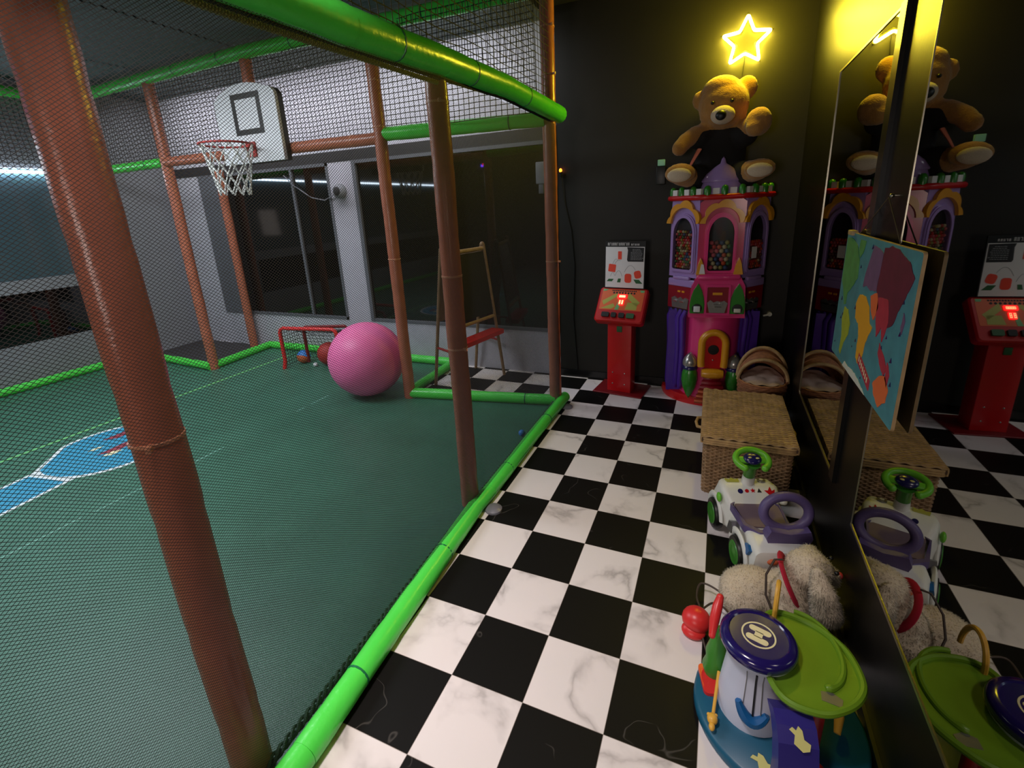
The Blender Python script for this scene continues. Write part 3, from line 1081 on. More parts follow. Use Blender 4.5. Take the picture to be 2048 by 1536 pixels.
# ------------------------------------------------------------------ mirrors and things on the mirror wall
MR = thing('wall_mirror', 'tall black framed mirror farther down the side wall, near the castle machine', 'mirror', (XR, 1.97, 0))
B().box((-0.008, -0.48, 0.49), (-0.002, 0.54, 2.385)).obj('mirror_glass', 'mirror', MR)
b = B().box((-0.016, -0.55, 0.47), (0, -0.478, 2.40))
b.obj('side_frame', 'black_trim', MR)
b = B().box((-0.012, -0.48, 0.482), (0, 0.545, 0.492)).box((-0.012, 0.535, 0.49), (0, 0.545, 2.39)).box((-0.012, -0.48, 2.383), (0, 0.545, 2.393))
b.obj('edge_trim', 'metal', MR)
MR = thing('wall_mirror', 'large frameless mirror nearest the viewer, reflecting the toys', 'mirror', (XR, 0.0, 0))
B().box((-0.008, -1.6, 0.488), (-0.002, 1.092, 2.95)).obj('mirror_glass', 'mirror', MR)
B().box((-0.011, -1.6, 0.478), (0, 1.098, 0.488)).box((-0.010, 1.092, 0.48), (0, 1.098, 2.95)).obj('edge_trim', 'metal', MR)

MP = thing('world_map', 'wooden world map puzzle board hung on a string against the mirror', 'map', (1.385, 1.24, 1.03))
mm = frame((0, 0, 0), (0, -1, 0), (0, 0, 1))     # x towards the viewer, y up, z into the aisle
mw, mh = 0.445, 0.555


def mpoly(pts):
    return [(-mw + 2 * mw * u, mh * v) for u, v in pts]


B().prism(rrect(-mw, 0, mw, mh, 0.012), -0.009, 0.0, mm).obj('board', 'wood', MP)
B().prism(rrect(-mw + .002, 0.002, mw - .002, mh - .002, 0.012), 0.0, 0.0012, mm).obj('sea', 'sea', MP)


def land(name, m, pts, z=0.003, amp=0.006, seed=1):
    p = mpoly(pts)
    out = []
    n = len(p)
    for i in range(n):
        a, c = Vector(p[i]).to_3d(), Vector(p[(i + 1) % n]).to_3d()
        for k in range(5):
            q = a + (c - a) * k / 5
            out.append((q.x + amp * noise.noise(Vector((q.x * 40, q.y * 40, seed))), q.y + amp * noise.noise(Vector((q.x * 40, q.y * 40, seed + 9)))))
    return B().prism(out, 0.0012, z, mm).obj(name, m, MP)


land('north_america', 'c_green', [(0.02, 0.95), (0.02, 0.62), (0.09, 0.52), (0.13, 0.44), (0.16, 0.46), (0.16, 0.54), (0.24, 0.62), (0.30, 0.70), (0.29, 0.82), (0.22, 0.92), (0.12, 0.96)])
land('greenland', 'c_green', [(0.27, 0.97), (0.25, 0.90), (0.29, 0.84), (0.34, 0.90), (0.35, 0.97)], seed=2)
land('south_america', 'c_lime', [(0.15, 0.43), (0.22, 0.43), (0.29, 0.34), (0.28, 0.26), (0.22, 0.16), (0.19, 0.06), (0.16, 0.07), (0.17, 0.2), (0.13, 0.32)], seed=3)
land('africa', 'c_gold', [(0.38, 0.60), (0.47, 0.61), (0.54, 0.56), (0.58, 0.46), (0.62, 0.45), (0.56, 0.32), (0.55, 0.22), (0.50, 0.14), (0.46, 0.16), (0.45, 0.32), (0.42, 0.40), (0.36, 0.42), (0.34, 0.52)], seed=4)
land('europe', 'c_purple', [(0.40, 0.66), (0.46, 0.68), (0.52, 0.66), (0.60, 0.69), (0.62, 0.92), (0.55, 0.95), (0.48, 0.96), (0.45, 0.86), (0.42, 0.78)], seed=5)
land('asia', 'c_maroon', [(0.60, 0.69), (0.66, 0.62), (0.74, 0.56), (0.80, 0.52), (0.84, 0.56), (0.88, 0.66), (0.94, 0.78), (0.97, 0.86), (0.90, 0.93), (0.80, 0.97), (0.70, 0.985), (0.62, 0.96)], seed=6)
land('middle_east', 'c_orange', [(0.54, 0.64), (0.62, 0.68), (0.66, 0.60), (0.62, 0.50), (0.57, 0.55)], 0.0036, seed=7)
land('india', 'c_red', [(0.64, 0.66), (0.76, 0.68), (0.80, 0.56), (0.76, 0.42), (0.73, 0.50), (0.69, 0.42), (0.65, 0.52)], 0.0036, seed=8)
land('indonesia', 'c_red', [(0.74, 0.40), (0.80, 0.36), (0.86, 0.30), (0.84, 0.24), (0.78, 0.28), (0.74, 0.34)], seed=9)
land('philippines', 'c_red', [(0.86, 0.34), (0.90, 0.28), (0.89, 0.20), (0.86, 0.24)], seed=10)
land('australia', 'c_orange', [(0.74, 0.14), (0.80, 0.22), (0.86, 0.25), (0.91, 0.20), (0.90, 0.11), (0.84, 0.04), (0.78, 0.07)], seed=11)
land('antarctica', 'c_white', [(0.26, 0.004), (0.29, 0.05), (0.36, 0.04), (0.42, 0.06), (0.52, 0.05), (0.62, 0.02), (0.66, 0.004)], seed=12)
land('japan', 'c_purple', [(0.93, 0.66), (0.955, 0.62), (0.94, 0.54), (0.925, 0.58)], seed=13)
tl = [(0.50, 0.155), (0.70, 0.06), (0.70, 0.13), (0.51, 0.225)]
B().prism(mpoly(tl), 0.0012, 0.004, mm).obj('title_label', 'c_red', MP)
b = B()
for i in range(7):
    t = 0.08 + i * 0.125
    x, y = -mw + 2 * mw * (0.505 + 0.19 * t), mh * (0.19 - 0.095 * t)
    b.box((x, y - 0.008, 0.004), (x + 0.009, y + 0.012, 0.0046), mm)
b.obj('title_letters', 'cream', MP)
b = B()
rnd = random.Random(5)
for i in range(42):
    u, v = rnd.uniform(0.04, 0.96), rnd.uniform(0.06, 0.94)
    x, y = -mw + 2 * mw * u, mh * v
    s = rnd.uniform(0.003, 0.009)
    b.prism([(x - s, y - s), (x + s * 1.3, y - s * 0.4), (x + s * 0.4, y + s * 1.4)], 0.0012, 0.0026, mm)
objs(b, 'sea_pictures', 'navy', MP)
B().tube([(0.006, 0.30, mh - 0.01), (0.012, 0.0, 0.70), (0.006, -0.24, mh - 0.01)], 0.0022, 6).obj('hanging_string', 'cordb', MP)
B().box((-0.012, 0.33, mh - 0.012), (0.012, 0.40, mh + 0.008), bev=0.003).obj('hanger_block', 'wood', MP)
NL = tag(B().ell((1.405, 1.24, 1.735), 0.008).cyl((1.42, 1.24, 1.735), (1.403, 1.24, 1.737), 0.003, n=6).obj('nail', 'metal'), 'small metal nail in the black wall holding the map string', 'nail')

# neon star on the end wall
ST = thing('neon_star', 'glowing yellow neon star on the black end wall above the bear', 'neon sign', (0.948, YB, 2.892))
fs = frame((0, -0.035, 0), (1, 0, 0), (0, 0, 1))
corners = []
for i in range(10):
    a = pi / 2 + 2 * pi * i / 10 - 0.02
    r = 0.176 if i % 2 == 0 else 0.084
    corners.append(Vector((r * cos(a), r * sin(a), 0)))
pts = []
for i in range(10):
    p, q, s = corners[i - 1], corners[i], corners[(i + 1) % 10]
    rr = 0.016
    e1, e2 = (p - q).normalized() * rr, (s - q).normalized() * rr
    for t in (0, 0.25, 0.5, 0.75, 1):
        pts.append((q + e1) * (1 - t) ** 2 + q * 2 * t * (1 - t) + (q + e2) * t * t)
B().tube([fs @ p for p in pts], 0.0098, 10, closed=True).obj('neon_tube', 'star', ST)
B().ring([(p.x * 1.12, p.y * 1.12) for p in corners], [(p.x * 0.72, p.y * 0.72) for p in corners], -0.014, -0.010, fs).obj('acrylic_back', 'starback', ST)
b = B()
for i in (0, 4, 6):
    b.cyl(fs @ (corners[i] * 0.92 + Vector((0, 0, -0.01))), fs @ (corners[i] * 0.92 + Vector((0, 0, -0.035))), 0.005, n=8)
objs(b, 'standoff', 'chrome', ST)
neon = bpy.data.lights.new('added_star_glow', 'POINT')  # added unseen point light that widens the star's glow on wall and bear
neon.energy = 30
neon.color = (1.0, 0.84, 0.02)
neon.shadow_soft_size = 0.09
no = bpy.data.objects.new('added_star_glow', neon)
COL.objects.link(no)
no.parent = ST
no.location = (0, -0.28, 0.02)
B().tube([fs @ Vector((0.0, -0.075, -0.01)), fs @ Vector((0.0, -0.14, -0.03)), fs @ Vector((-0.01, -0.25, -0.032)), fs @ Vector((-0.02, -0.6, -0.032))], 0.003, 6).obj('power_cable', 'black', ST)

# little wall box, plug and amber lamp on the end wall
WB = thing('wall_socket', 'small black wall box with a pale green indicator left of the bear', 'socket', (0.355, YB, 1.97))
B().box((-0.04, -0.03, -0.09), (0.04, 0, 0.06), bev=0.006).obj('box', 'black', WB)
B().box((-0.03, -0.033, 0.065), (0.03, -0.004, 0.115), bev=0.004).obj('indicator', 'gled', WB)
AM = thing('night_light', 'tiny amber bulb on a black cord beside the corner post', 'lamp', (-0.555, YB - 0.03, 2.06))
B().ell((0, 0, 0), (0.014, 0.014, 0.018)).obj('bulb', 'amber', AM)
B().cyl((0, 0, -0.015), (0.004, 0, -0.06), 0.018, 0.012, n=10).obj('holder', 'black', AM)
B().tube([(0.004, 0.01, -0.05), (0.03, 0.02, -0.3), (0.09, 0.022, -0.55), (0.12, 0.022, -0.9), (0.10, 0.022, -1.4), (0.14, 0.022, -1.98)], 0.004, 6).obj('cord', 'black', AM)
PT = thing('cable_plug', 'small white plug sticking out beside the castle machine', 'plug', (1.30, YB, 0.76))
B().cyl((0, 0, 0), (0.0, -0.05, 0.0), 0.018, n=12).cyl((0.0, -0.05, 0.0), (-0.05, -0.06, -0.012), 0.011, 0.008, n=10).obj('body', 'warm_white', PT)

# ------------------------------------------------------------------ electronic game pedestal
K = thing('game_pedestal', 'red electronic game pedestal with sloped control panel and white picture sign', 'arcade game', (0.082, 3.40, 0), -0.13)
b = B().box((-0.235, -0.145, 0), (0.235, 0.20, 0.012), bev=0.004)
b.obj('base_plate', 'dkred', K)
b = B().box((-0.112, -0.075, 0.012), (0.112, 0.07, 0.74), bev=0.004)
col = b.obj('column', 'red', K)
b = B()
for x in (-0.06, 0.055):
    for z in (0.09, 0.20):
        b.ell((x, -0.077, z), (0.007, 0.004, 0.007), n=10, k=6)
objs(b, 'bolt', 'silver', col)
B().box((-0.025, -0.082, 0.60), (0.025, -0.074, 0.655), bev=0.003).obj('coin_button', 'dkgreen', col)
sl = frame((0, -0.135, 0.70), (1, 0, 0), (0, 0.60, 0.80))        # x right, y up the slope, z out of the panel
ph = 0.345
hous = B()
lo = rrect(-0.225, 0.0, 0.225, ph, 0.03)
tpp = rrect(-0.213, 0.008, 0.213, ph - 0.008, 0.028)
hous.prism(lo, -0.05, 0.012, sl).prism(lo, 0.012, 0.024, sl, top=tpp)
hs = hous.obj('console', 'red', K)
B().prism(rrect(-0.195, 0.115, 0.195, 0.325, 0.008), 0.024, 0.0255, sl).obj('panel_print', 'orangep', hs)
b = B()
for p in ([(-0.18, 0.20), (-0.05, 0.29), (-0.05, 0.25), (-0.16, 0.16)], [(0.06, 0.29), (0.17, 0.20), (0.14, 0.16), (0.05, 0.24)], [(0.045, 0.125), (0.15, 0.125), (0.15, 0.195), (0.06, 0.195)], [(-0.18, 0.125), (-0.07, 0.18), (-0.05, 0.15), (-0.08, 0.125)]):
    b.prism(p[::-1], 0.0255, 0.0265, sl)
objs(b, 'yellow_arrows', 'yelgreen', hs)
objs(B().prism([(-0.05, 0.118), (-0.015, 0.118), (-0.005, 0.19), (-0.03, 0.20)], 0.0255, 0.0268, sl).prism([(0.16, 0.30), (0.19, 0.30), (0.19, 0.322), (0.15, 0.322)], 0.0255, 0.0268, sl).prism([(-0.19, 0.30), (-0.16, 0.305), (-0.14, 0.322), (-0.19, 0.322)], 0.0255, 0.0268, sl), 'mint_print', 'mint', hs)
b = B()
for i in range(8):
    b.cyl((-0.085 + i * 0.027, 0.288, 0.0255), (-0.085 + i * 0.027, 0.288, 0.0275), 0.009, n=12, m=sl)
for i in range(14):
    b.box((-0.105 + i * 0.0165, 0.304, 0.0255), (-0.094 + i * 0.0165, 0.316, 0.027), sl)
b.obj('black_print', 'ink', hs)
for x0, x1, y0, y1 in ((-0.04, 0.042, 0.232, 0.272), (-0.022, 0.024, 0.165, 0.222)):
    d = B().prism(rrect(x0, y0, x1, y1, 0.008), 0.0255, 0.032, sl).obj('led_display', 'led', hs)
    q = B()
    n = 4 if x1 > 0.03 else 2
    for i in range(n):
        cx = x0 + (x1 - x0) * (0.24 + 0.52 * i / (n - 1)) - (0.006 if n == 4 else 0.007)
        yb_, yt = y0 + 0.010, y1 - 0.010
        hh = (yt - yb_) / 2
        for (a0, b0, a1, b1) in ((0, 0, 0.012, 0.003), (0, hh - 0.0015, 0.012, hh + 0.0015), (0, 2 * hh - 0.003, 0.012, 2 * hh), (0, 0, 0.003, 2 * hh), (0.009, 0, 0.012, 2 * hh)):
            q.box((cx + a0, yb_ + b0, 0.032), (cx + a1, yb_ + b1, 0.033), sl)
    q.obj('digits', 'ledhot', d)
for x0, x1, m_ in ((-0.155, -0.085, 'ink'), (-0.065, -0.02, 'ink'), (0.005, 0.055, 'ink'), (0.075, 0.145, 'dkgreen')):
    B().prism(rrect(x0, 0.04, x1, 0.085, 0.008), 0.024, 0.042, sl).obj('push_button', m_, hs)
B().box((-0.10, 0.055, 0.90), (0.10, 0.075, 1.03)).obj('sign_bracket', 'dkred', K)
sg = frame((0.0, 0.035, 0.985), (1, 0, 0), (0, 0.04, 1))
sn_ = B().box((-0.185, 0.0, -0.012), (0.185, 0.425, 0.0), sg).obj('sign_board', 'black', K)
B().box((-0.178, 0.008, 0.0), (0.178, 0.375, 0.002), sg).obj('picture', 'paper', sn_)
b = B()
x = -0.16
rnd = random.Random(11)
for i in range(17):
    w_ = 0.0105 if i < 12 else 0.009
    hgt = 0.026 if i < 12 else 0.017
    if i == 12:
        x += 0.012
    y0 = 0.386
    b.box((x, y0, 0.0), (x + 0.003, y0 + hgt, 0.0015), sg)
    k = i % 4
    if k != 2:
        b.box((x, y0 + hgt - 0.004, 0.0), (x + w_, y0 + hgt, 0.0015), sg)
    if k != 1:
        b.box((x + w_ - 0.003, y0, 0.0), (x + w_, y0 + hgt, 0.0015), sg)
    if k in (0, 3):
        b.box((x, y0 + hgt * 0.42, 0.0), (x + w_, y0 + hgt * 0.42 + 0.004, 0.0015), sg)
    x += w_ + 0.0065
b.obj('title_letters', 'paper', sn_)


def blk(cx, cy, w_, h_, rot, m, r=0.01):
    B().prism(rrect(-w_ / 2, -h_ / 2, w_ / 2, h_ / 2, r), 0.002, 0.0035, sg @ T(cx, cy, 0) @ RZ(rot)).obj('printed_shape', m, sn_)


blk(-0.045, 0.30, 0.034, 0.072, 0.0, 'redorange', 0.004)
blk(-0.115, 0.185, 0.068, 0.07, -0.12, 'redorange', 0.008)
blk(0.035, 0.095, 0.062, 0.082, 0.0, 'redorange', 0.02)
blk(0.122, 0.13, 0.062, 0.068, 0.25, 'redorange', 0.02)
for p in ([(-0.165, 0.062), (-0.115, 0.062), (-0.098, 0.085), (-0.145, 0.085)], [(-0.066, 0.055), (-0.036, 0.055), (-0.03, 0.09), (-0.056, 0.09)], [(0.11, 0.05), (0.168, 0.05), (0.135, 0.085), (0.086, 0.085)]):
    B().prism(p, 0.002, 0.0032, sg).obj('printed_shape', 'dkgreen', sn_)
B().prism([(0.03, 0.245), (0.17, 0.245), (0.172, 0.368), (0.02, 0.372), (0.028, 0.345), (0.022, 0.26)], 0.002, 0.0034, sg).obj('rules_box', 'ink', sn_)
b = B()
for i in range(8):
    y = 0.262 + i * 0.0125
    x0 = 0.055 if i < 6 else 0.07
    while x0 < 0.155 - (0 if i < 6 else 0.02):
        w_ = rnd.uniform(0.005, 0.016)
        b.box((x0, y, 0.0034), (x0 + w_, y + 0.0045, 0.004), sg)
        x0 += w_ + 0.004
b.obj('rules_text', 'inkgrey', sn_)
b = B()
for (x0, y0, x1, y1, hh) in ((-0.13, 0.11, -0.09, 0.115, 0.03), (-0.085, 0.115, -0.02, 0.11, 0.05), (0.0, 0.15, 0.1, 0.17, 0.05), (-0.06, 0.25, -0.11, 0.22, 0.03), (-0.04, 0.25, -0.09, 0.22, 0.02)):
    b.tube([sg @ Vector((x0 + (x1 - x0) * t, y0 + (y1 - y0) * t + 4 * hh * t * (1 - t), 0.0026)) for t in [i / 10 for i in range(11)]], 0.0012, 5)
b.obj('arrow_lines', 'inkgrey', sn_)

# ------------------------------------------------------------------ castle candy machine
G = thing('candy_machine', 'pink and purple castle shaped candy machine with three arched windows against the black end wall', 'candy machine', (0.872, 3.252, 0), 0.12)
pF = [Vector((-0.168, 0, 0)), Vector((0.168, 0, 0))]
pS = [Vector((-0.372, 0.20, 0)), Vector((0.372, 0.20, 0))]
core = [(-0.160, 0.02), (0.160, 0.02), (0.355, 0.21), (0.355, 0.335), (-0.355, 0.335), (-0.355, 0.21)]
B().prism(core, 0.80, 1.745).obj('core', 'pocket', G)
face_c = frame((0, 0, 0), (1, 0, 0), (0, 0, 1))
face_l = frame((pF[0] + pS[0]) / 2, pF[0] - pS[0], (0, 0, 1))
face_r = frame((pF[1] + pS[1]) / 2, pS[1] - pF[1], (0, 0, 1))
wl = (pF[0] - pS[0]).length / 2


def cloud_band(cx, cy, ri, ro, ry_s, n=40):
    o, i_ = [], []
    for k in range(n + 1):
        a = math.radians(2) + (pi - math.radians(4)) * k / n
        bump = abs(sin(a * 3.5)) ** 0.7 * 0.028
        r = ro - 0.012 + bump + 0.02 * (sin(a) ** 6)
        o.append((cx + r * cos(a), cy + r * sin(a) * ry_s))
        i_.append((cx + ri * cos(a), cy + ri * sin(a) * ry_s))
    return o + i_[::-1]


GB = []
for nm, fm_, hw, m_, wm_ in (('front_face', face_c, 0.168, 'pink', 'hotpink'), ('side_face', face_l, wl, 'lavender', 'lavender'), ('side_face', face_r, wl, 'lavender', 'lavender')):
    ww = 0.098 if nm == 'front_face' else 0.104
    o2 = arch(ww, 1.175, 1.61, ry=0.14)
    # slab with an arched opening
    outer = []
    for (x, y) in o2:
        ang = atan2((y - 1.39) / 0.47, x / hw)
        s = 1 / max(abs(cos(ang)), abs(sin(ang)))
        outer.append((hw * 0.995 * s * cos(ang), 1.39 + 0.35 * s * sin(ang)))
    fobj = B().ring(outer, o2, -0.03, 0.0, fm_).obj(nm, m_, G)
    rim_o, rim_i = arch(ww + 0.022, 1.155, 1.635, ry=0.155), arch(ww - 0.006, 1.183, 1.600, ry=0.134)
    b = B()
    mid_o, mid_i = arch(ww + 0.012, 1.164, 1.625, ry=0.15), arch(ww - 0.004, 1.18, 1.605, ry=0.137)
    b.ring(rim_o, mid_i, 0.0, 0.013, fm_).ring(mid_o, rim_i, 0.013, 0.021, fm_)
    b.obj('window_rim', wm_, fobj)
    B().prism(rim_i[::-1][::-1], 0.010, 0.013, fm_).obj('window_pane', 'pane', fobj)
    B().prism(cloud_band(0, 1.55, ww + 0.026, ww + 0.052, 1.0), 0.002, 0.026, fm_).obj('cloud_ornament', 'gold', fobj)
    if nm == 'side_face':
        b = B().box((-hw * 0.98, 1.035, -0.03), (hw * 0.98, 1.10, 0.012), fm_, bev=0.01).box((-hw * 0.6, 1.095, -0.01), (hw * 0.6, 1.125, 0.022), fm_, bev=0.01)
        b.obj('ledge', 'lavender', fobj)
        p = B().box((-hw * 0.98, 0.845, -0.03), (hw * 0.98, 1.035, 0.004), fm_).obj('coin_panel', 'maroon', G)
        objs(B().box((-0.035, 0.985, 0.004), (-0.006, 1.0, 0.008), fm_).box((0.01, 0.985, 0.004), (0.038, 1.0, 0.008), fm_), 'price_sticker', 'gold', p)
        pl_ = B().prism([(-0.085, 0.85), (0.075, 0.85), (0.085, 0.93), (0.05, 0.945), (0.03, 0.928), (0, 0.945), (-0.03, 0.928), (-0.06, 0.948), (-0.095, 0.93)], 0.004, 0.012, fm_).obj('coin_plate', 'steel', p)
        objs(B().box((-0.06, 0.905, 0.012), (-0.02, 0.915, 0.03), fm_).box((0.01, 0.905, 0.012), (0.05, 0.915, 0.03), fm_), 'coin_lever', 'chrome', pl_)
    GB.append((fm_, ww))

# centre lower front: pink ledge, coin panel, green shutters, spandrels
B().prism([(-0.215, 0.80), (0.215, 0.80), (0.20, 1.06), (0.165, 1.13), (0.14, 1.16), (-0.14, 1.16), (-0.165, 1.13), (-0.20, 1.06)], -0.05, 0.035, face_c).obj('front_bay', 'hotpink', G)
B().box((-0.16, 1.115, 0.03), (0.16, 1.15, 0.055), face_c, bev=0.012).obj('ledge', 'hotpink', G)
p = B().box((-0.085, 0.835, 0.035), (0.085, 1.06, 0.043), face_c).obj('coin_panel', 'maroon', G)
B().ring(rrect(-0.095, 0.825, 0.095, 1.075, 0.01), rrect(-0.08, 0.842, 0.08, 1.055, 0.008), 0.035, 0.052, face_c).obj('panel_frame', 'hotpink', p)
objs(B().box((-0.038, 0.99, 0.043), (0.034, 1.01, 0.047), face_c), 'price_sticker', 'gold', p)
pl_ = B().prism([(-0.058, 0.845), (0.058, 0.845), (0.076, 0.925), (0.05, 0.945), (0.028, 0.93), (0, 0.942), (-0.028, 0.93), (-0.052, 0.948), (-0.076, 0.925)], 0.043, 0.054, face_c).obj('coin_plate', 'steel', p)
objs(B().box((-0.03, 0.915, 0.054), (0.04, 0.924, 0.075), face_c).box((0.02, 0.915, 0.054), (0.035, 0.942, 0.07), face_c).box((-0.02, 0.893, 0.054), (0.03, 0.902, 0.07), face_c), 'coin_lever', 'chrome', pl_)
for s in (-1, 1):
    leafp = [(0.048, 0.835), (0.052, 0.90), (0.044, 0.97), (0.028, 1.03), (0.0, 1.08), (-0.028, 1.03), (-0.044, 0.97), (-0.052, 0.90), (-0.048, 0.835)]
    o = B().prism([(x * 1.12, y) for x, y in leafp], 0.034, 0.040, face_c @ T(s * 0.152, 0, 0)).prism([(x * 0.96, y + 0.004) for x, y in leafp], 0.040, 0.048, face_c @ T(s * 0.152, 0, 0)).obj('green_shutter', 'leaf', G)
    B().lathe([(0.0, 0.052), (0.038, 0.05), (0.040, 0.047)], 20, face_c @ T(s * 0.152, 0.878, 0)).obj('dispenser_hole', 'black', o)
    B().box((-0.026, 0.85, 0.048), (0.024, 0.898 if s < 0 else 0.882, 0.066), face_c @ T(s * 0.152, 0, 0), bev=0.005).obj('dispenser_flap', 'white_pl' if s < 0 else 'warm_white', o)
    B().prism([(-0.036, 1.155), (0.034, 1.155), (0.02, 1.23), (-0.004, 1.285), (-0.02, 1.24)] if s < 0 else [(-0.034, 1.155), (0.036, 1.155), (0.02, 1.24), (0.004, 1.285), (-0.02, 1.23)], -0.02, 0.036, face_c @ T(s * 0.138, 0, 0)).obj('gold_spandrel', 'gold', G)
B().prism([(-0.015, 1.16), (0.03, 1.16), (0.016, 1.235), (-0.002, 1.24)], 0.036, 0.038, face_c @ T(-0.136, 0, 0)).obj('sticker', 'paper', G)
# lower tower, curtains, door, steps, turrets
prof = [(0.255, 0.06), (0.235, 0.2), (0.225, 0.5), (0.230, 0.84)]
B().lathe(prof, 28, T(0, 0.225, 0), pi, 2 * pi).obj('tower', 'hotpink', G)
B().prism([(-0.36, 0.15), (0.36, 0.15), (0.36, 0.335), (-0.36, 0.335)], 0.07, 0.82).obj('rear_body', 'purple', G)
for s in (-1, 1):
    b = B()
    for i in range(4):
        x = s * (0.245 + 0.034 * i)
        y = 0.10 + 0.038 * i
        b.tube([(x, y + 0.02, 0.11), (x, y, 0.16), (x - s * 0.004, y + 0.006, 0.5), (x + s * 0.006, y, 0.76), (x - s * 0.02, y - 0.004, 0.83)], [0.019, 0.024, 0.022, 0.024, 0.02], 10)
    b.obj('curtain', 'purple', G)
B().lathe([(0.0, 0.0), (0.385, 0.0), (0.395, 0.03), (0.385, 0.075), (0.30, 0.08)], 32, T(0, 0.33, 0) @ Matrix.Diagonal((1, 0.90, 1, 1)), pi, 2 * pi).obj('base_rim', 'red', G)
fd = frame((0, -0.012, 0), (1, 0, 0), (0, 0, 1))
dro = arch(0.115, 0.355, 0.70, ry=0.12, rb=0.02)
dri = arch(0.066, 0.355, 0.64, ry=0.085, rb=0.01)
b = B()
pth = [(-0.088, 0.37)] + [(-0.092, z) for z in (0.42, 0.50, 0.56)] + arc(0, 0.575, 0.092, pi, 0, 14, 0.095) + [(0.092, z) for z in (0.56, 0.50, 0.42)] + [(0.088, 0.37)]
b.tube([fd @ Vector((x, y, 0.012)) for x, y in pth], 0.030, 12)
b.obj('door_arch', 'gold', G)
d = B().prism(arch(0.068, 0.355, 0.645, ry=0.09, rb=0.01), -0.02, 0.014, fd).obj('door', 'red', G)
B().lathe([(0.0, 0.019), (0.040, 0.018), (0.044, 0.013)], 24, fd @ T(0.0, 0.52, 0)).obj('prize_hole', 'black', d)
B().ell(fd @ Vector((0.0, 0.43, 0.016)), 0.007).obj('door_screw', 'silver', d)
B().tube([fd @ Vector((x, 0.315, 0.03)) for x in (-0.085, -0.05, 0, 0.05, 0.085)], [0.034, 0.043, 0.045, 0.043, 0.034], 12).obj('door_sill', 'gold', G)
for i in range(6):
    w_ = 0.062 + 0.014 * i
    z = 0.262 - 0.036 * i
    B().tube([(x, -0.03 - 0.016 * i + 0.012 * (x / w_) ** 2, z) for x in (-w_, -w_ * 0.5, 0, w_ * 0.5, w_)], 0.021, 8).obj('step', 'maroon' if i < 3 else 'copper', G)
for s in (-1, 1):
    tx = s * 0.175
    B().lathe([(0.056, 0.36), (0.062, 0.385), (0.060, 0.40), (0.048, 0.43), (0.026, 0.458), (0.0, 0.482)], 20, T(tx, 0.02, 0)).obj('turret_dome', 'silver', G)
    B().lathe([(0.056, 0.325), (0.066, 0.335), (0.066, 0.352), (0.056, 0.365)], 20, T(tx, 0.02, 0)).obj('turret_collar', 'navy', G)
    B().lathe([(0.0, 0.06), (0.025, 0.10), (0.054, 0.17), (0.066, 0.24), (0.062, 0.30), (0.05, 0.335)], 20, T(tx, 0.0, 0)).obj('turret_body', 'leaf', G)
# red rim, merlons, dome
rimp = []
for (x, y) in [(-0.385, 0.335), (-0.385, 0.205), (-0.175, -0.025), (0.175, -0.025), (0.385, 0.205), (0.385, 0.335)]:
    rimp.append(Vector((x, y, 1.755)))
sm_ = []
for i in range(len(rimp) - 1):
    for k in range(6):
        sm_.append(rimp[i].lerp(rimp[i + 1], k / 6))
sm_.append(rimp[-1])
B().tube(sm_, 0.021, 10).obj('parapet_rim', 'red', G)
B().prism([(p.x, p.y) for p in rimp], 1.742, 1.765).obj('roof_deck', 'pink', G)
per = [(p.x * 0.95, p.y * 0.95 + 0.012) for p in sm_]
cum = [0]
for i in range(1, len(per)):
    cum.append(cum[-1] + math.dist(per[i], per[i - 1]))
nm_ = 19
for k in range(nm_):
    s = cum[-1] * (k + 0.5) / nm_
    i = max(j for j in range(len(cum)) if cum[j] <= s)
    i = min(i, len(per) - 2)
    t = (s - cum[i]) / max(1e-6, cum[i + 1] - cum[i])
    x, y = per[i][0] + (per[i + 1][0] - per[i][0]) * t, per[i][1] + (per[i + 1][1] - per[i][1]) * t
    a = atan2(per[i + 1][1] - per[i][1], per[i + 1][0] - per[i][0])
    if k % 2 == 0:
        B().box((-0.024, -0.012, 0), (0.024, 0.012, 0.055), T(x, y, 1.765) @ RZ(a)).obj('merlon', 'paper', G)
    else:
        B().tube([(0, 0, 0), (0, 0, 0.045), (0, 0, 0.066), (0, 0, 0.076)], [0.024, 0.027, 0.021, 0.008], 12, m=T(x, y - 0.006, 1.765) @ RZ(a)).obj('merlon', 'leaf', G)
B().lathe([(0.155, 1.765), (0.152, 1.83), (0.140, 1.862), (0.150, 1.868), (0.152, 1.876), (0.115, 1.93), (0.06, 1.975), (0.022, 2.00), (0.014, 2.03), (0.0, 2.05)], 28, T(-0.015, 0.06, 0) @ Matrix.Diagonal((1, 0.5, 1, 1))).obj('roof_dome', 'lavender', G)

# candy behind the windows
rnd = random.Random(21)
cols = [mat('gum_%s' % n, c, 0.3, coat=0.3) for n, c in (('red', (214, 50, 44)), ('pink', (226, 100, 110)), ('blue', (70, 92, 130)), ('cream', (214, 196, 150)), ('green', (64, 110, 62)), ('olive', (170, 158, 80)), ('brown', (120, 66, 50)), ('orange', (226, 90, 40)))]
protos = {}


def candy(rad, ci, world, label, group):
    key = (rad, ci)
    if key not in protos:
        me = B().ell((0, 0, 0), rad, n=14, k=8).mesh('gumball')
        me.materials.append(cols[ci])
        protos[key] = me
    o = bpy.data.objects.new('gumball', protos[key])
    COL.objects.link(o)
    o.location = world
    tag(o, label, 'gumball', group)
    return o


base = Matrix.Translation(G.location) @ RZ(0.12)


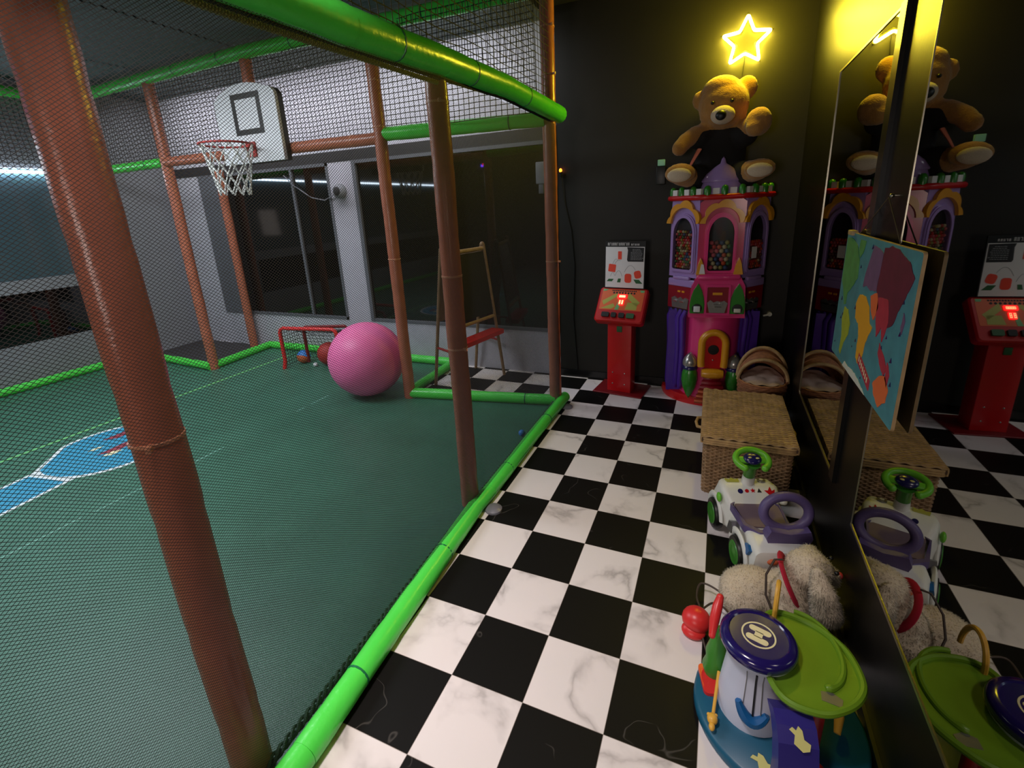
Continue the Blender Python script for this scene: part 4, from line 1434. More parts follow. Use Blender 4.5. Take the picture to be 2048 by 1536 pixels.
def fill(fm_, ww, rad, top, weights, label, group):
    z = 1.187 + rad
    row = 0
    while z < top:
        x = -ww + 0.016 + rad * (1 if row % 2 == 0 else 2)
        while x < ww - 0.012 - rad * 0.9:
            ci = rnd.choices(range(8), weights=weights)[0]
            candy(rad, ci, base @ fm_ @ Vector((x + rnd.uniform(-.1, .1) * rad, z + rnd.uniform(-.1, .1) * rad, 0.009 - rad)), label, group)
            x += 2.02 * rad
        z += 1.78 * rad
        row += 1


fill(GB[0][0], GB[0][1], 0.0185, 1.43, (1, 4, 4, 4, 2, 3, 3, 1), 'large mixed gumball behind the middle arched window of the castle machine', 'gumballs in the middle window')
fill(GB[1][0], GB[1][1], 0.0125, 1.50, (4, 3, 2, 4, 3, 2, 4, 2), 'small mixed gumball behind the left arched window of the castle machine', 'gumballs in the left window')
fill(GB[2][0], GB[2][1], 0.0125, 1.42, (3, 1, 0, 1, 0, 0, 9, 4), 'small brown and red sweet behind the right arched window of the castle machine', 'sweets in the right window')
B().box((-0.06, 1.27, 0.0145), (0.0, 1.36, 0.016), GB[2][0]).obj('notice_label', 'paper', G)

# ------------------------------------------------------------------ teddy bear on the machine
BR = thing('teddy_bear', 'big brown teddy bear in a black shirt sitting on top of the castle machine', 'teddy bear', (0.822, 3.495, 1.785))
body = [
    ('e', (0, 0.005, 0.28), (0.17, 0.12, 0.26)), ('e', (0, 0.0, 0.14), (0.18, 0.13, 0.14)),
    ('e', (0.0, -0.06, 0.645), (0.18, 0.165, 0.175)), ('e', (-0.02, -0.06, 0.75), (0.14, 0.13, 0.105)),
    ('e', (-0.175, -0.04, 0.70), (0.055, 0.04, 0.07)), ('e', (0.155, -0.03, 0.755), (0.075, 0.05, 0.085)),
    ('e', (0.10, -0.08, 0.58), (0.07, 0.07, 0.06)), ('e', (-0.09, -0.08, 0.58), (0.08, 0.08, 0.07)),
    ('t', [(-0.12, -0.04, 0.46), (-0.19, -0.10, 0.45), (-0.26, -0.15, 0.40), (-0.30, -0.18, 0.35)], [0.075, 0.065, 0.062, 0.058]),
    ('t', [(0.13, -0.02, 0.45), (0.19, -0.10, 0.46), (0.235, -0.16, 0.47)], [0.075, 0.075, 0.075]),
    ('e', (0.245, -0.20, 0.485), (0.09, 0.09, 0.10)), ('e', (0.225, -0.25, 0.44), (0.065, 0.055, 0.06)),
    ('t', [(-0.10, -0.02, 0.11), (-0.20, -0.16, 0.13), (-0.27, -0.28, 0.14)], [0.10, 0.085, 0.075]),
    ('t', [(0.10, -0.02, 0.11), (0.20, -0.16, 0.14), (0.265, -0.27, 0.145)], [0.10, 0.085, 0.075]),
    ('e', (-0.275, -0.32, 0.155), (0.115, 0.06, 0.075)), ('e', (0.275, -0.30, 0.155), (0.105, 0.06, 0.07)),
]
me = blob('bear_body', body, 0.012, 5, 0.003)
link('body', me, 'fur', BR)
sh = blob('bear_shirt', [('e', (0, 0.005, 0.29), (0.19, 0.14, 0.25)), ('e', (0, 0.0, 0.13), (0.205, 0.145, 0.145)),
                         ('t', [(-0.11, -0.03, 0.43), (-0.16, -0.07, 0.42)], [0.09, 0.085]), ('t', [(0.12, -0.02, 0.42), (0.17, -0.07, 0.42)], [0.09, 0.09]),
                         ('t', [(-0.10, -0.03, 0.11), (-0.19, -0.15, 0.13)], [0.115, 0.10]), ('t', [(0.10, -0.03, 0.11), (0.19, -0.15, 0.13)], [0.115, 0.10])], 0.013, 4)
link('shirt', sh, 'shirt', BR)
mz = B().ell((0.0, -0.215, 0.555), (0.085, 0.07, 0.066)).obj('muzzle', 'fur_pale', BR)
B().ell((-0.012, -0.28, 0.545), (0.038, 0.022, 0.034)).obj('nose', 'black', mz)
for s in (-1, 1):
    B().ell((s * 0.066 - 0.01, -0.218, 0.645), 0.013).obj('eye', 'black', BR)
B().ell((-0.278, -0.366, 0.142), (0.088, 0.03, 0.052)).obj('foot_pad', 'fur_pale', BR)
B().ell((0.273, -0.345, 0.143), (0.085, 0.03, 0.050)).obj('foot_pad', 'fur_pale', BR)
B().tube([(-0.15, -0.19, 0.33), (-0.19, -0.22, 0.25), (-0.23, -0.24, 0.17)], [0.03, 0.02, 0.012], 8, flat=0.4).obj('ribbon', 'scarf', BR)

# ------------------------------------------------------------------ wicker chest
CH = thing('wicker_chest', 'large brown wicker chest with a woven straw lid standing by the mirror wall', 'wicker chest', (1.085, 2.26, 0), 0.01)
cw, cd, chh = 0.235, 0.375, 0.37
per = rrect(-cw, -cd, cw, cd, 0.03, 3)
tot = []
P2 = []
for i in range(len(per)):
    a, c = Vector(per[i]), Vector(per[(i + 1) % len(per)])
    n = max(1, int((c - a).length / 0.0115))
    for k in range(n):
        P2.append(a + (c - a) * k / n)
NP = len(P2) - len(P2) % 4
P2 = P2[:NP]


def outn(i, k):
    t = (P2[(i + 1) % k] - P2[i - 1]).normalized()
    return Vector((t.y, -t.x))


b = B()
rows = 31
for r in range(rows):
    z = 0.008 + (chh - 0.016) * r / (rows - 1)
    pth = []
    flare = 0.97 + 0.03 * r / rows
    for i in range(NP):
        ph_ = (1 if r % 2 else -1) * sin(2 * pi * i / 4 + pi / 4)
        q = P2[i] * flare + outn(i, NP) * 0.0045 * ph_
        pth.append((q.x, q.y, z + 0.0012 * noise.noise(Vector((i * 0.3, r, 0)))))
    b.tube(pth, 0.0058, 5, closed=True)
for i in range(0, NP, 2):
    q = P2[i]
    b.cyl((q.x * 0.97, q.y * 0.97, 0.002), (q.x, q.y, chh), 0.0042, n=5)
b.obj('woven_body', 'wicker', CH)
B().prism([(p.x * 0.955, p.y * 0.955) for p in P2[::4]], 0.004, chh - 0.01).obj('lining', 'wicker_dk', CH)
b = B()
lw, ld = cw + 0.015, cd + 0.015
rows = 58
for r in range(rows):
    y = -ld + 2 * ld * (r + 0.5) / rows
    pth = []
    for i in range(49):
        x = -lw + 2 * lw * i / 48
        z = 0.385 + 0.007 + 0.0040 * (1 if r % 2 else -1) * sin(2 * pi * i / 6) + 0.004 * noise.noise(Vector((x * 7, y * 7, 2)))
        pth.append((x, y + 0.0015 * noise.noise(Vector((x * 30, r, 1))), z))
    b.tube([(-lw, y, 0.352), (-lw - 0.002, y, 0.375)] + pth + [(lw + 0.002, y, 0.375), (lw, y, 0.352)], 0.0072, 5)
lid = b.obj('lid', 'wicker_lid', CH)
b = B()
for k in range(3):
    zz = 0.352 + 0.013 * k
    b.tube([(x * 1.065, y * 1.045, zz) for x, y in per], 0.0075, 6, closed=True)
b.obj('lid_border', 'wicker_lid', lid)
B().box((-lw, -ld, 0.362), (lw, ld, 0.382)).obj('lid_core', 'wicker_dk', lid)
b = B()
for s in (-1, 1):
    b.tube([(s * (cw + 0.012), -0.08, 0.30), (s * (cw + 0.045), -0.07, 0.30), (s * (cw + 0.055), 0.0, 0.30), (s * (cw + 0.045), 0.07, 0.30), (s * (cw + 0.012), 0.08, 0.30)], 0.010, 8)
objs(b, 'side_handle', 'wicker_lid', CH)

# hooded wicker doll cradle behind the chest
CR = thing('wicker_cradle', 'round hooded wicker doll basket with pale cloth behind the wicker chest', 'basket', (1.228, 2.93, 0))
b = B()
for r in range(26):
    t = r / 25
    z = 0.008 + 0.40 * t
    rx, ry = 0.135 + 0.030 * t, 0.155 + 0.03 * t
    n = 72
    b.tube([((rx + 0.004 * (1 if r % 2 else -1) * sin(2 * pi * i / 4 + pi / 4)) * cos(2 * pi * i / n), (ry + 0.004 * (1 if r % 2 else -1) * sin(2 * pi * i / 4 + pi / 4)) * sin(2 * pi * i / n), z) for i in range(n)], 0.0082, 5, closed=True)
b.obj('woven_bowl', 'wicker_red', CR)
B().lathe([(0.0, 0.004), (0.128, 0.004), (0.158, 0.40)], 28).obj('lining', 'wicker_dk', CR)


def hoop_path(y, zt, k=0.165, z0=0.40, lean=0.0, n=18):
    return [(k * cos(a), y + lean * sin(a), z0 + (zt - z0) * sin(a)) for a in [pi * i / n for i in range(n + 1)]]


b = B()
ys = [(-0.02, 0.565, -0.02), (0.03, 0.595, 0.0), (0.08, 0.615, 0.01), (0.12, 0.60, 0.02), (0.155, 0.55, 0.02), (0.175, 0.48, 0.0)]
G2 = [hoop_path(y, z, 0.165 * (1 - 0.5 * max(0, (y - 0.06) / 0.13) ** 2), lean=l) for y, z, l in ys]
vs = [p for g in G2 for p in g]
n = len(G2[0])
b.add(vs, [(j * n + i, j * n + i + 1, (j + 1) * n + i + 1, (j + 1) * n + i) for j in range(len(G2) - 1) for i in range(n - 1)], smooth=True)
hood = b.obj('hood', 'wicker_red', CR)
sld = hood.modifiers.new('thick', 'SOLIDIFY')
sld.thickness = 0.008
b = B()
for g in G2[1:-1]:
    b.tube(g, 0.006, 6)
objs(b, 'hood_rib', 'wicker_red', hood)
B().tube(hoop_path(-0.03, 0.575, 0.168, lean=-0.02), 0.0125, 8).obj('hood_rim', 'wicker_lid', CR)
B().tube(hoop_path(0.05, 0.635, 0.170, lean=0.02), 0.0125, 8).obj('carrying_handle', 'wicker_lid', CR)
b = B()
n = 22
vs, fs = [], []
for j in range(n + 1):
    for i in range(n + 1):
        u, v = -1 + 2 * i / n, -1 + 2 * j / n
        x, y = 0.148 * u * sqrt(1 - v * v / 2), 0.165 * v * sqrt(1 - u * u / 2)
        z = 0.405 + 0.05 * (1 - u * u) * (0.6 + 0.4 * v) + 0.016 * noise.noise(Vector((x * 14, y * 14, 4))) + 0.03 * max(0, u) * max(0, v)
        vs.append((x, y, z))
for j in range(n):
    for i in range(n):
        fs.append((j * (n + 1) + i, j * (n + 1) + i + 1, (j + 1) * (n + 1) + i + 1, (j + 1) * (n + 1) + i))
b.add(vs, fs, smooth=True)
b.obj('cloth', 'tissue', CR)

# ------------------------------------------------------------------ ride-on toy car
CAR = thing('ride_on_car', 'white ride-on toy car with green steering wheel and purple seat and push handle', 'toy car', (1.135, 1.445, 0), 0.30)


def loft(b, secs, cap=True):
    """secs: list of (y, outline [(x,z)...]) with the same count"""
    n = len(secs[0][1])
    vs = [(x, y, z) for y, o in secs for x, z in o]
    fs = [(j * n + i, j * n + (i + 1) % n, (j + 1) * n + (i + 1) % n, (j + 1) * n + i) for j in range(len(secs) - 1) for i in range(n)]
    if cap:
        fs += [tuple(range(n))[::-1], tuple((len(secs) - 1) * n + i for i in range(n))]
    return b.add(vs, fs, smooth=True)


def sec(y, wb, wt, z0, z1, r=0.03):
    """rounded trapezoid outline in x,z"""
    p = []
    for cx, cz, a in ((wb - r, z0 + r, -pi / 2), (wt - r, z1 - r, 0), (-wt + r, z1 - r, pi / 2), (-wb + r, z0 + r, pi)):
        for k in range(5):
            t = a + pi / 2 * k / 4
            p.append((cx + r * cos(t), cz + r * sin(t)))
    return (y, p)


b = B()
loft(b, [sec(-0.275, 0.09, 0.08, 0.09, 0.17), sec(-0.26, 0.125, 0.115, 0.07, 0.205), sec(-0.19, 0.135, 0.12, 0.06, 0.225), sec(-0.09, 0.125, 0.105, 0.07, 0.212),
         sec(0.0, 0.12, 0.105, 0.07, 0.20), sec(0.07, 0.13, 0.12, 0.07, 0.212), sec(0.11, 0.15, 0.14, 0.07, 0.255), sec(0.16, 0.16, 0.145, 0.07, 0.285),
         sec(0.23, 0.16, 0.135, 0.075, 0.275), sec(0.30, 0.145, 0.11, 0.085, 0.225), sec(0.325, 0.11, 0.08, 0.10, 0.18)])
b.obj('body', 'car', CAR)
for s in (-1, 1):
    for y, nm in ((0.195, 'front'), (-0.115, 'rear')):
        x = s * (0.150 if y > 0 else 0.135)
        fw = frame((x, y, 0.082), (0, 1, 0), (0, 0, 1)) if s > 0 else frame((x, y, 0.082), (0, -1, 0), (0, 0, 1))
        w_ = B().lathe([(0.0, -0.025), (0.06, -0.025), (0.078, -0.02), (0.082, -0.008), (0.082, 0.008), (0.078, 0.018), (0.058, 0.02)], 28, fw).obj('wheel', 'black', CAR)
        B().lathe([(0.060, 0.018), (0.055, 0.024), (0.03, 0.02), (0.012, 0.026), (0.0, 0.026)], 24, fw).obj('hubcap', 'limedk', w_)
        # flared mudguard
        gd = []
        for k in range(13):
            a = pi * (0.05 + 0.9 * k / 12)
            gd.append((x, y + 0.103 * cos(a), 0.082 + 0.103 * sin(a)))
        B().tube(gd, 0.018, 8, flat=0.55).obj('mudguard', 'car', CAR)
B().tube([(0, 0.185, 0.26), (0, 0.175, 0.33)], [0.034, 0.03], 18).obj('column_base', 'car', CAR)
st = B().tube([(0, 0.177, 0.325), (0, 0.16, 0.40), (0, 0.155, 0.415)], [0.029, 0.031, 0.042], 18).obj('steering_column', 'limedk', CAR)
sw = frame((0, 0.148, 0.430), (1, 0, 0), (0, 0.90, 0.44))
pth = [(0.080 * cos(a), 0.064 * sin(a) + 0.008) for a in [math.radians(-52 + (284) * k / 30) for k in range(31)]]
b = B().tube([sw @ Vector((x, y, 0)) for x, y in pth], [0.018] + [0.0165] * 29 + [0.018], 10)
b.ell(sw @ Vector((pth[0][0], pth[0][1], 0)), 0.018).ell(sw @ Vector((pth[-1][0], pth[-1][1], 0)), 0.018)
b.box((-0.070, -0.012, -0.012), (0.070, 0.026, 0.010), sw, bev=0.008)
wh = b.obj('steering_wheel', 'limegr', CAR)
hp_ = B().ell(sw @ Vector((0, 0.008, 0.010)), (0.045, 0.036, 0.018), rot=sw.to_3x3()).obj('horn_pad', 'navy', wh)
objs(B().ell(sw @ Vector((-0.018, 0.004, 0.027)), (0.009, 0.005, 0.003), rot=sw.to_3x3()).ell(sw @ Vector((0.018, 0.0, 0.027)), (0.009, 0.005, 0.003), rot=sw.to_3x3()), 'yellow_mark', 'paleyel', hp_)
B().prism([(-0.095, -0.10), (0.08, -0.11), (0.10, -0.05), (0.11, 0.065), (0.085, 0.085), (-0.085, 0.085), (-0.10, 0.07)], 0.195, 0.222).obj('seat', 'seatgrey', CAR)
b = B()
b.prism([(-0.112, -0.10), (-0.06, -0.155), (0.06, -0.155), (0.10, -0.11), (0.12, 0.065), (0.10, 0.085), (0.112, 0.06), (0.09, -0.095), (0.05, -0.13), (-0.05, -0.13), (-0.095, -0.09), (-0.112, 0.06), (-0.09, 0.09), (-0.12, 0.07)], 0.19, 0.228)
b.obj('seat_edge', 'graypurple', CAR)
hb = frame((0.045, -0.185, 0.20), (1, 0, 0), (0, -0.12, 1))
b = B()
b.prism([(-0.085, 0.0), (0.085, 0.0), (0.10, 0.05), (0.085, 0.09), (0.0, 0.075), (-0.085, 0.09), (-0.10, 0.05)], -0.025, 0.025, hb)
loop = [(0.100 * cos(a), 0.145 + 0.076 * sin(a)) for a in [2 * pi * k / 40 for k in range(40)]]
b.tube([hb @ RX(-0.35) @ Vector((x, y, 0)) for x, y in loop], 0.022, 12, closed=True)
b.obj('push_handle', 'graypurple', CAR)
dash = frame((0, 0.128, 0.262), (1, 0, 0), (0, 0.78, 0.62))


def sticker(x, y, pts, m):
    B().prism(pts, -0.01, 0.006, dash @ T(x, y, 0)).obj('sticker', m, CAR)


cir = lambda r, n=16: [(r * cos(2 * pi * i / n), r * sin(2 * pi * i / n)) for i in range(n)]
star_ = lambda r, n=5: [((r if i % 2 == 0 else r * .45) * cos(pi / 2 + pi * i / n), (r if i % 2 == 0 else r * .45) * sin(pi / 2 + pi * i / n)) for i in range(2 * n)]
sticker(-0.055, 0.0, cir(0.013), 'navy')
sticker(-0.022, 0.002, cir(0.0095), 'red')
sticker(0.008, 0.004, star_(0.013), 'red')
sticker(0.040, 0.004, [(-0.011, -0.009), (0.011, -0.009), (0, 0.012)], 'ink')
sticker(0.092, 0.0, [(-0.026, 0.006), (-0.008, -0.016), (0.018, -0.012), (0.026, 0.012), (0.01, 0.004), (0.004, 0.026), (-0.008, 0.006)], 'red')
top_ = frame((0, 0.205, 0.284), (1, 0, 0), (0, 1, -0.12))
B().prism(cir(0.021), -0.012, 0.004, top_ @ T(0.075, -0.005, 0)).obj('sticker', 'steel', CAR)
B().prism(cir(0.010), 0.004, 0.006, top_ @ T(0.075, -0.005, 0)).obj('sticker', 'paper', CAR)
B().prism([(-0.03, -0.012), (0.03, -0.012), (0.034, 0.018), (0.015, 0.006), (0, 0.026), (-0.015, 0.006), (-0.034, 0.018)], -0.012, 0.005, top_ @ T(-0.075, -0.012, 0)).obj('sticker', 'yelgreen', CAR)
B().ell((-0.158, 0.13, 0.225), (0.012, 0.024, 0.026)).obj('side_lamp', 'limegr', CAR)
B().ell((0.15, 0.10, 0.225), (0.022, 0.024, 0.018)).obj('side_mirror', 'warm_white', CAR)
sd = frame((-0.135, -0.02, 0.155), (0, -1, 0), (0.12, 0, 1))
B().prism([(-0.03, -0.028), (0.02, -0.022), (0.03, 0.01), (0.0, 0.03), (-0.026, 0.02)], -0.03, 0.012, sd).obj('sticker', 'steel', CAR)
B().prism([(-0.024, -0.018), (0.016, -0.022), (0.028, 0.008), (0.004, 0.024), (-0.022, 0.016)], -0.03, 0.006, frame((-0.128, -0.20, 0.175), (0, -1, 0), (0.2, 0, 1))).obj('sticker', 'seablue', CAR)
B().ell((-0.045, -0.262, 0.165), (0.030, 0.022, 0.017)).obj('tail_lamp', 'orange', CAR)

# ------------------------------------------------------------------ plush dog
DG = thing('plush_dog', 'cream shaggy plush dog with red collar lying behind the activity table', 'plush dog', (1.155, 1.05, 0))
dp = [
    ('e', (-0.05, 0.0, 0.095), (0.135, 0.115, 0.09)), ('e', (0.06, 0.0, 0.11), (0.11, 0.105, 0.10)), ('e', (-0.13, -0.01, 0.085), (0.065, 0.10, 0.075)),
    ('e', (0.135, 0.02, 0.245), (0.088, 0.086, 0.084)), ('e', (0.09, 0.01, 0.17), (0.07, 0.075, 0.08)),
    ('e', (0.200, 0.045, 0.215), (0.054, 0.052, 0.048)),
    ('e', (-0.10, -0.06, 0.08), (0.085, 0.075, 0.075)), ('e', (0.06, -0.075, 0.075), (0.085, 0.06, 0.07)),
    ('t', [(0.08, 0.08, 0.08), (0.15, 0.10, 0.055)], [0.06, 0.05]),
]
me = blob('dog_body', dp, 0.010, 5, 0.004)
me = spikes(me, 16000, 0.013, 0.0013, 0.5, 0.8)
link('body', me, 'dogfur', DG)
ear = blob('dog_ear', [('t', [(0.145, -0.055, 0.31), (0.165, -0.105, 0.25), (0.185, -0.125, 0.17)], [0.026, 0.045, 0.055])], 0.009, 4)
for v in ear.vertices:
    v.co.y = -0.105 + (v.co.y + 0.105) * 0.62
ear = spikes(ear, 4200, 0.013, 0.0013, 0.7, 0.6)
link('ear', ear, 'dogfur', DG)
ear2 = blob('dog_ear', [('t', [(0.135, 0.085, 0.275), (0.15, 0.125, 0.25), (0.165, 0.135, 0.18)], [0.026, 0.042, 0.05])], 0.009, 4)
ear2 = spikes(ear2, 2500, 0.013, 0.0013, 0.7, 0.6)
link('ear', ear2, 'dogfur', DG)
B().ell((0.252, 0.052, 0.228), (0.011, 0.016, 0.012)).obj('nose', 'redball', DG)
objs(B().ell((0.222, -0.012, 0.285), 0.009).ell((0.218, 0.075, 0.285), 0.009), 'eye', 'black', DG)
cpath = []
for k in range(28):
    a = 2 * pi * k / 28
    c = Vector((0.070, 0.012, 0.185))
    u, v = Vector((0.35, 0, -0.55)).normalized(), Vector((0, 1, 0))
    # ring round the neck, its axis towards the head
    cpath.append(c + v * 0.098 * cos(a) + Vector((-0.45, 0, 0.89)) * 0.094 * sin(a))
B().tube(cpath, 0.019, 8, closed=True, flat=0.5).obj('collar', 'dogcol', DG)
B().tube([(0.03, -0.02, 0.30), (0.0, -0.03, 0.30), (-0.03, -0.07, 0.25), (-0.03, -0.12, 0.19), (0.0, -0.16, 0.14)], 0.0045, 6).obj('leash_cord', 'cordb', DG)

# ------------------------------------------------------------------ musical activity table
AT = thing('activity_table', 'round toddler music table with white drum pillar, indigo drum top and green tray', 'activity table', (1.145, 0.565, 0), 0)
B().lathe([(0.0, 0.0), (0.262, 0.0), (0.268, 0.012), (0.266, 0.032), (0.255, 0.042), (0.0, 0.045)], 56).obj('base', 'teal', AT)
dx, dy = -0.083, -0.012
dr = B().lathe([(0.0, 0.04), (0.108, 0.04), (0.106, 0.10), (0.098, 0.17), (0.088, 0.25), (0.094, 0.285), (0.108, 0.305), (0.112, 0.318), (0.0, 0.318)], 36, T(dx, dy, 0)).obj('drum_pillar', 'bluewhite', AT)
B().lathe([(0.112, 0.315), (0.118, 0.325), (0.117, 0.342), (0.108, 0.353), (0.092, 0.356), (0.088, 0.352), (0.0, 0.352)], 44, T(dx, dy, 0)).obj('drum_top', 'inkblue', dr)
b = B().ring([(0.052 * cos(2 * pi * i / 36), 0.052 * sin(2 * pi * i / 36)) for i in range(36)], [(0.047 * cos(2 * pi * i / 36), 0.047 * sin(2 * pi * i / 36)) for i in range(36)], 0.352, 0.3536, T(dx, dy, 0))
hm = T(dx, dy, 0) @ RZ(-0.30)
bar = lambda x0, y0, x1, y1, r: rrect(x0, y0, x1, y1, r, 4)
b.prism(bar(-0.034, 0.009, 0.034, 0.031, 0.0105), 0.352, 0.3538, hm).prism(bar(-0.034, -0.031, 0.034, -0.009, 0.0105), 0.352, 0.3538, hm).prism([(-0.012, -0.012), (0.012, -0.012), (0.012, 0.012), (-0.012, 0.012)], 0.352, 0.3538, hm)
b.obj('drum_emblem', 'cream', dr)
sl_ = RZ(-0.5)
fa = -1.62
for a_, w_, m_, nm in ((fa, 0.0035, 'black', 'slot'), (fa - 0.30, 0.0016, 'steel', 'groove'), (fa + 0.22, 0.0016, 'steel', 'groove')):
    c, s = cos(a_), sin(a_)
    pts = [(dx + r * c, dy + r * s, z) for r, z in ((0.1085, 0.10), (0.1005, 0.17), (0.0905, 0.25), (0.0965, 0.285))]
    B().tube(pts, w_, 5).obj(nm, m_, dr)
sm2 = []
for k in range(13):
    t = -1 + 2 * k / 12
    a_ = fa - 0.02 + 0.42 * t
    z = 0.105 + 0.045 * t * t - 0.01 * t
    sm2.append((dx + 0.107 * cos(a_), dy + 0.107 * sin(a_), z))
B().tube(sm2, [0.010 + 0.012 * (1 - (2 * k / 12 - 1) ** 2) for k in range(13)], 8).obj('smile', 'seablue', dr)
# green leaf-shaped tray
tc = Vector((0.075, -0.02, 0))
tk = [(.001, .165), (.066, .158), (.125, .132), (.185, .068), (.206, -.03), (.186, -.095), (.138, -.148), (.07, -.184), (-.02, -.172), (-.062, -.08), (-.066, .05), (-.045, .135)]
tp = []
for i in range(len(tk)):
    a_, b_, c_, d_ = [Vector(tk[(i + j) % len(tk)]) for j in (-1, 0, 1, 2)]
    for k in range(5):
        t = k / 5
        q = 0.5 * ((2 * b_) + (c_ - a_) * t + (2 * a_ - 5 * b_ + 4 * c_ - d_) * t * t + (3 * b_ - a_ - 3 * c_ + d_) * t ** 3)
        tp.append((q.x, q.y))
tp = tp[::-1]
tr = B().prism(tp, 0.285, 0.300).obj('tray', 'tray', AT)
b = B()
b.tube([(x, y, 0.302) for x, y in tp], 0.011, 8, closed=True)
b.obj('tray_rim', 'tray', tr)
b = B()
sp = []
for k in range(26):
    t = k / 25
    a = 1.75 - 2.9 * t
    r = 1 - 0.46 * t
    sp.append((tc.x + 0.128 * r * cos(a) - 0.005, tc.y + 0.02 + 0.19 * r * sin(a), 0.303))
b.tube(sp, [0.009] * 22 + [0.010, 0.012, 0.013, 0.009], 8)
b.obj('tray_swirl', 'tray', tr)
B().prism([(-0.028, -0.016), (0.022, -0.022), (0.03, 0.004), (0.004, 0.02), (-0.026, 0.014)], 0.300, 0.3012, T(tc.x + 0.035, tc.y - 0.10, 0)).obj('worn_sticker', 'steel', tr)
# indigo slide in front
b = B()
prof_ = [(-0.165, 0.278), (-0.205, 0.268), (-0.235, 0.235), (-0.255, 0.17), (-0.262, 0.10), (-0.262, 0.04)]
inner = [(y + 0.05, z - 0.03) for y, z in prof_[:4]] + [(-0.205, 0.10), (-0.205, 0.04)]
wL, wR = -0.050, 0.056
vs = [(wL, y, z) for y, z in prof_] + [(wR, y, z) for y, z in prof_] + [(wL, y, z) for y, z in inner] + [(wR, y, z) for y, z in inner]
n = len(prof_)
fs = []
for i in range(n - 1):
    fs += [(i, i + 1, n + i + 1, n + i), (2 * n + i, 3 * n + i, 3 * n + i + 1, 2 * n + i + 1), (i, 2 * n + i, 2 * n + i + 1, i + 1), (n + i, n + i + 1, 3 * n + i + 1, 3 * n + i)]
fs += [(0, n, 3 * n, 2 * n), (n - 1, 3 * n - 1, 4 * n - 1, 2 * n - 1)]
b.add(vs, fs, T(-0.030, -0.02, 0) @ RZ(0.18))
sl2 = b.obj('slide', 'indigo', AT)
bird = [(-0.020, 0.012), (-0.008, 0.002), (-0.012, -0.016), (0.006, -0.03), (0.022, -0.026), (0.026, -0.012), (0.012, -0.004), (0.010, 0.014), (0.002, 0.022), (-0.004, 0.012), (-0.012, 0.018)]
B().prism([(x * 1.15, y * 1.15) for x, y in bird], -0.002, 0.0015, T(-0.030, -0.02, 0) @ RZ(0.18) @ frame((0.005, -0.221, 0.2525), (1, 0, 0), (0, 0.67, 0.74))).obj('bird_print', 'paleyel', sl2)
B().prism(cir(0.012), -0.002, 0.0015, T(-0.030, -0.02, 0) @ RZ(0.18) @ frame((0.012, -0.2585, 0.145), (1, 0, 0), (0, 0.1, 0.99))).obj('round_print', 'cyan', sl2)
B().prism([(x * 1.4, y * 1.2) for x, y in bird], 0.0445, 0.0460, T(-0.06, -0.195, 0) @ RZ(0.4)).obj('bird_print', 'paleyel', AT)
B().prism(rrect(-0.05, -0.06, 0.045, 0.055, 0.016), 0.043, 0.056, T(-0.198, 0.035, 0) @ RZ(0.25)).obj('red_pad', 'tomato', AT)
b = B().tube([(-0.203, 0.062, 0.056), (-0.203, 0.062, 0.085), (-0.202, 0.066, 0.115), (-0.200, 0.070, 0.15), (-0.197, 0.074, 0.19), (-0.193, 0.078, 0.225), (-0.190, 0.080, 0.25)], [0.034, 0.042, 0.032, 0.036, 0.026, 0.024, 0.010], 16)
b.obj('green_shaker', 'limedk', AT)
B().tube([(0.075, -0.11, 0.05), (0.078, -0.11, 0.29)], 0.028, 18).obj('red_post', 'tomato', AT)
B().ell((0.085, -0.19, 0.075), (0.028, 0.028, 0.030)).obj('red_knob', 'tomato', AT)
B().tube([(0.165, -0.04, 0.075), (0.175, 0.0, 0.10), (0.18, 0.05, 0.115)], [0.010, 0.015, 0.011], 10).obj('yellow_peg', 'yellow', AT)
b = B().tube([(-0.01 + 0.010 * cos(a), 0.19 + 0.055 * cos(a), 0.30 + 0.105 * max(0, sin(a))) for a in [pi * k / 16 for k in range(17)]], 0.0085, 8)
b.obj('wire_arch', 'yellow', AT)

MRK = tag(B().tube([(0.943, 0.655, 0.372), (0.936, 0.630, 0.355), (0.928, 0.598, 0.322), (0.923, 0.565, 0.285)], [0.012, 0.017, 0.017, 0.011], 14).ell((0.943, 0.655, 0.372), 0.0125).ell((0.923, 0.565, 0.285), 0.0115).obj('shaker_stick', 'tomato'), 'long red shaker leaning against the rim of the indigo drum top', 'shaker')
DS = thing('drumstick', 'yellow wooden drumstick with a bead end leaning on the table base', 'drumstick', (0.945, 0.50, 0.049))
B().cyl((0.012, 0.09, 0.055), (-0.004, -0.055, 0.012), 0.0058, n=10).obj('stick', 'yellow', DS)
b = B().ell((-0.005, -0.062, 0.016), (0.017, 0.019, 0.015)).ell((-0.006, -0.087, 0.014), (0.010, 0.014, 0.010))
b.ell((-0.017, -0.052, 0.018), 0.006).ell((0.006, -0.048, 0.018), 0.006)
b.obj('bead', 'yellow', DS)
RB = thing('castanet', 'red plastic castanet on the tiles left of the activity table', 'castanet', (0.872, 0.845, 0))
B().ell((0, 0.0, 0.058), (0.058, 0.055, 0.048)).obj('shell', 'tomato', RB)
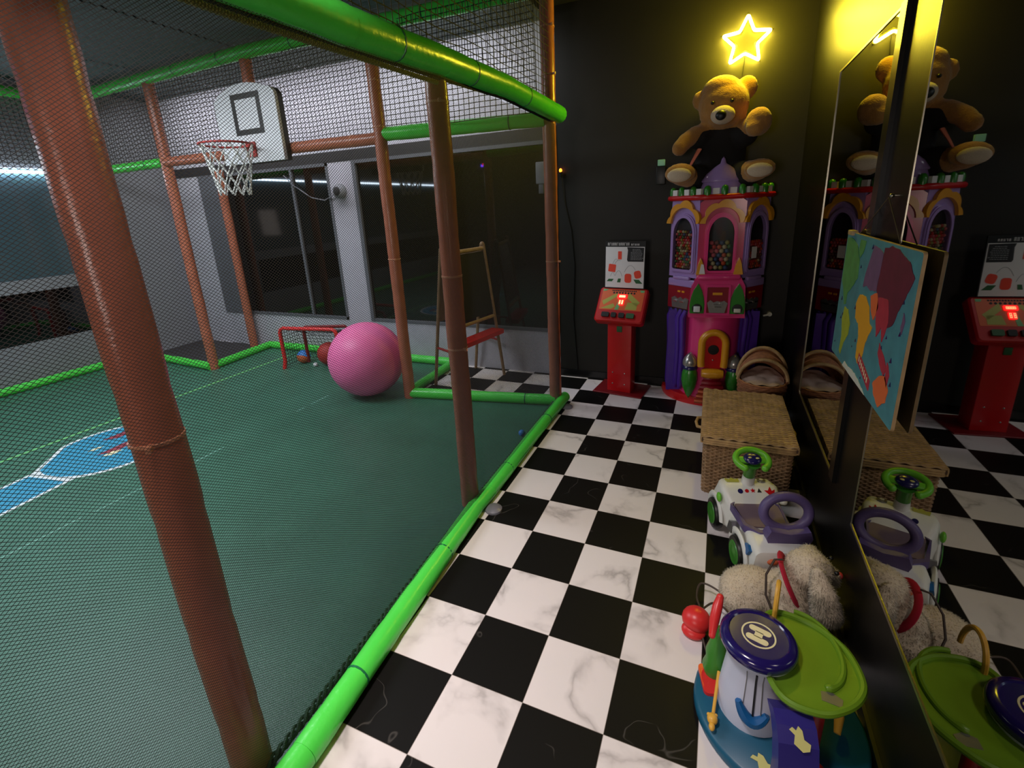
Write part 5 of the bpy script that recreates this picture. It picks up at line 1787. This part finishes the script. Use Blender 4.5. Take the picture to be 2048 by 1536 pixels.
B().ell((-0.008, -0.030, 0.026), (0.048, 0.036, 0.022), rot=RX(0.5).to_3x3()).obj('lower_shell', 'tomato', RB)


def spline(pts, n=10):
    out = []
    P = [Vector(p) for p in pts]
    for i in range(len(P) - 1):
        a, b_, c, d_ = P[max(i - 1, 0)], P[i], P[i + 1], P[min(i + 2, len(P) - 1)]
        for k in range(n):
            t = k / n
            out.append(0.5 * ((2 * b_) + (c - a) * t + (2 * a - 5 * b_ + 4 * c - d_) * t * t + (3 * b_ - a - 3 * c + d_) * t ** 3))
    return out + [P[-1]]


tag(B().tube(spline([(0.885, 0.88, 0.085), (0.868, 0.985, 0.05), (0.885, 1.055, 0.06), (0.96, 1.03, 0.06), (1.03, 0.955, 0.05)]), 0.0042, 6).obj('cord', 'cordb'), 'brown cord looping from the red castanet towards the plush dog', 'cord')
tag(B().tube(spline([(0.885, 0.89, 0.06), (0.935, 0.955, 0.06), (0.985, 0.92, 0.075), (1.0, 0.84, 0.10), (0.985, 0.76, 0.11)]), 0.0042, 6).obj('cord', 'cordb'), 'brown cord from the red castanet to the long red shaker', 'cord')
tag(B().tube(spline([(0.90, 0.80, 0.02), (0.925, 0.735, 0.008), (0.955, 0.755, 0.02), (0.97, 0.80, 0.012), (0.935, 0.82, 0.006)]), 0.0042, 6).obj('cord', 'cordb'), 'brown cord coil on the tiles beside the green shaker', 'cord')

# ------------------------------------------------------------------ party light reflected in the back glass
DL = thing('disco_light', 'small party light with blue and red leds under the ceiling behind the viewer', 'party light', (-3.93, -1.5, 2.63))
B().lathe([(0.0, 0.0), (0.05, 0.0), (0.05, 0.05), (0.0, 0.05)], 16).obj('housing', 'black', DL)
b = B()
for i in range(6):
    b.ell((0.045 * cos(i * 1.05), 0.045 * sin(i * 1.05), 0.0 - 0.02 * (i % 2)), 0.014, n=8, k=6)
objs(b, 'blue_led', 'discoblue', DL)
objs(B().ell((-0.01, 0.03, -0.01), 0.012).ell((0.02, 0.05, 0.02), 0.01), 'red_led', 'discored', DL)
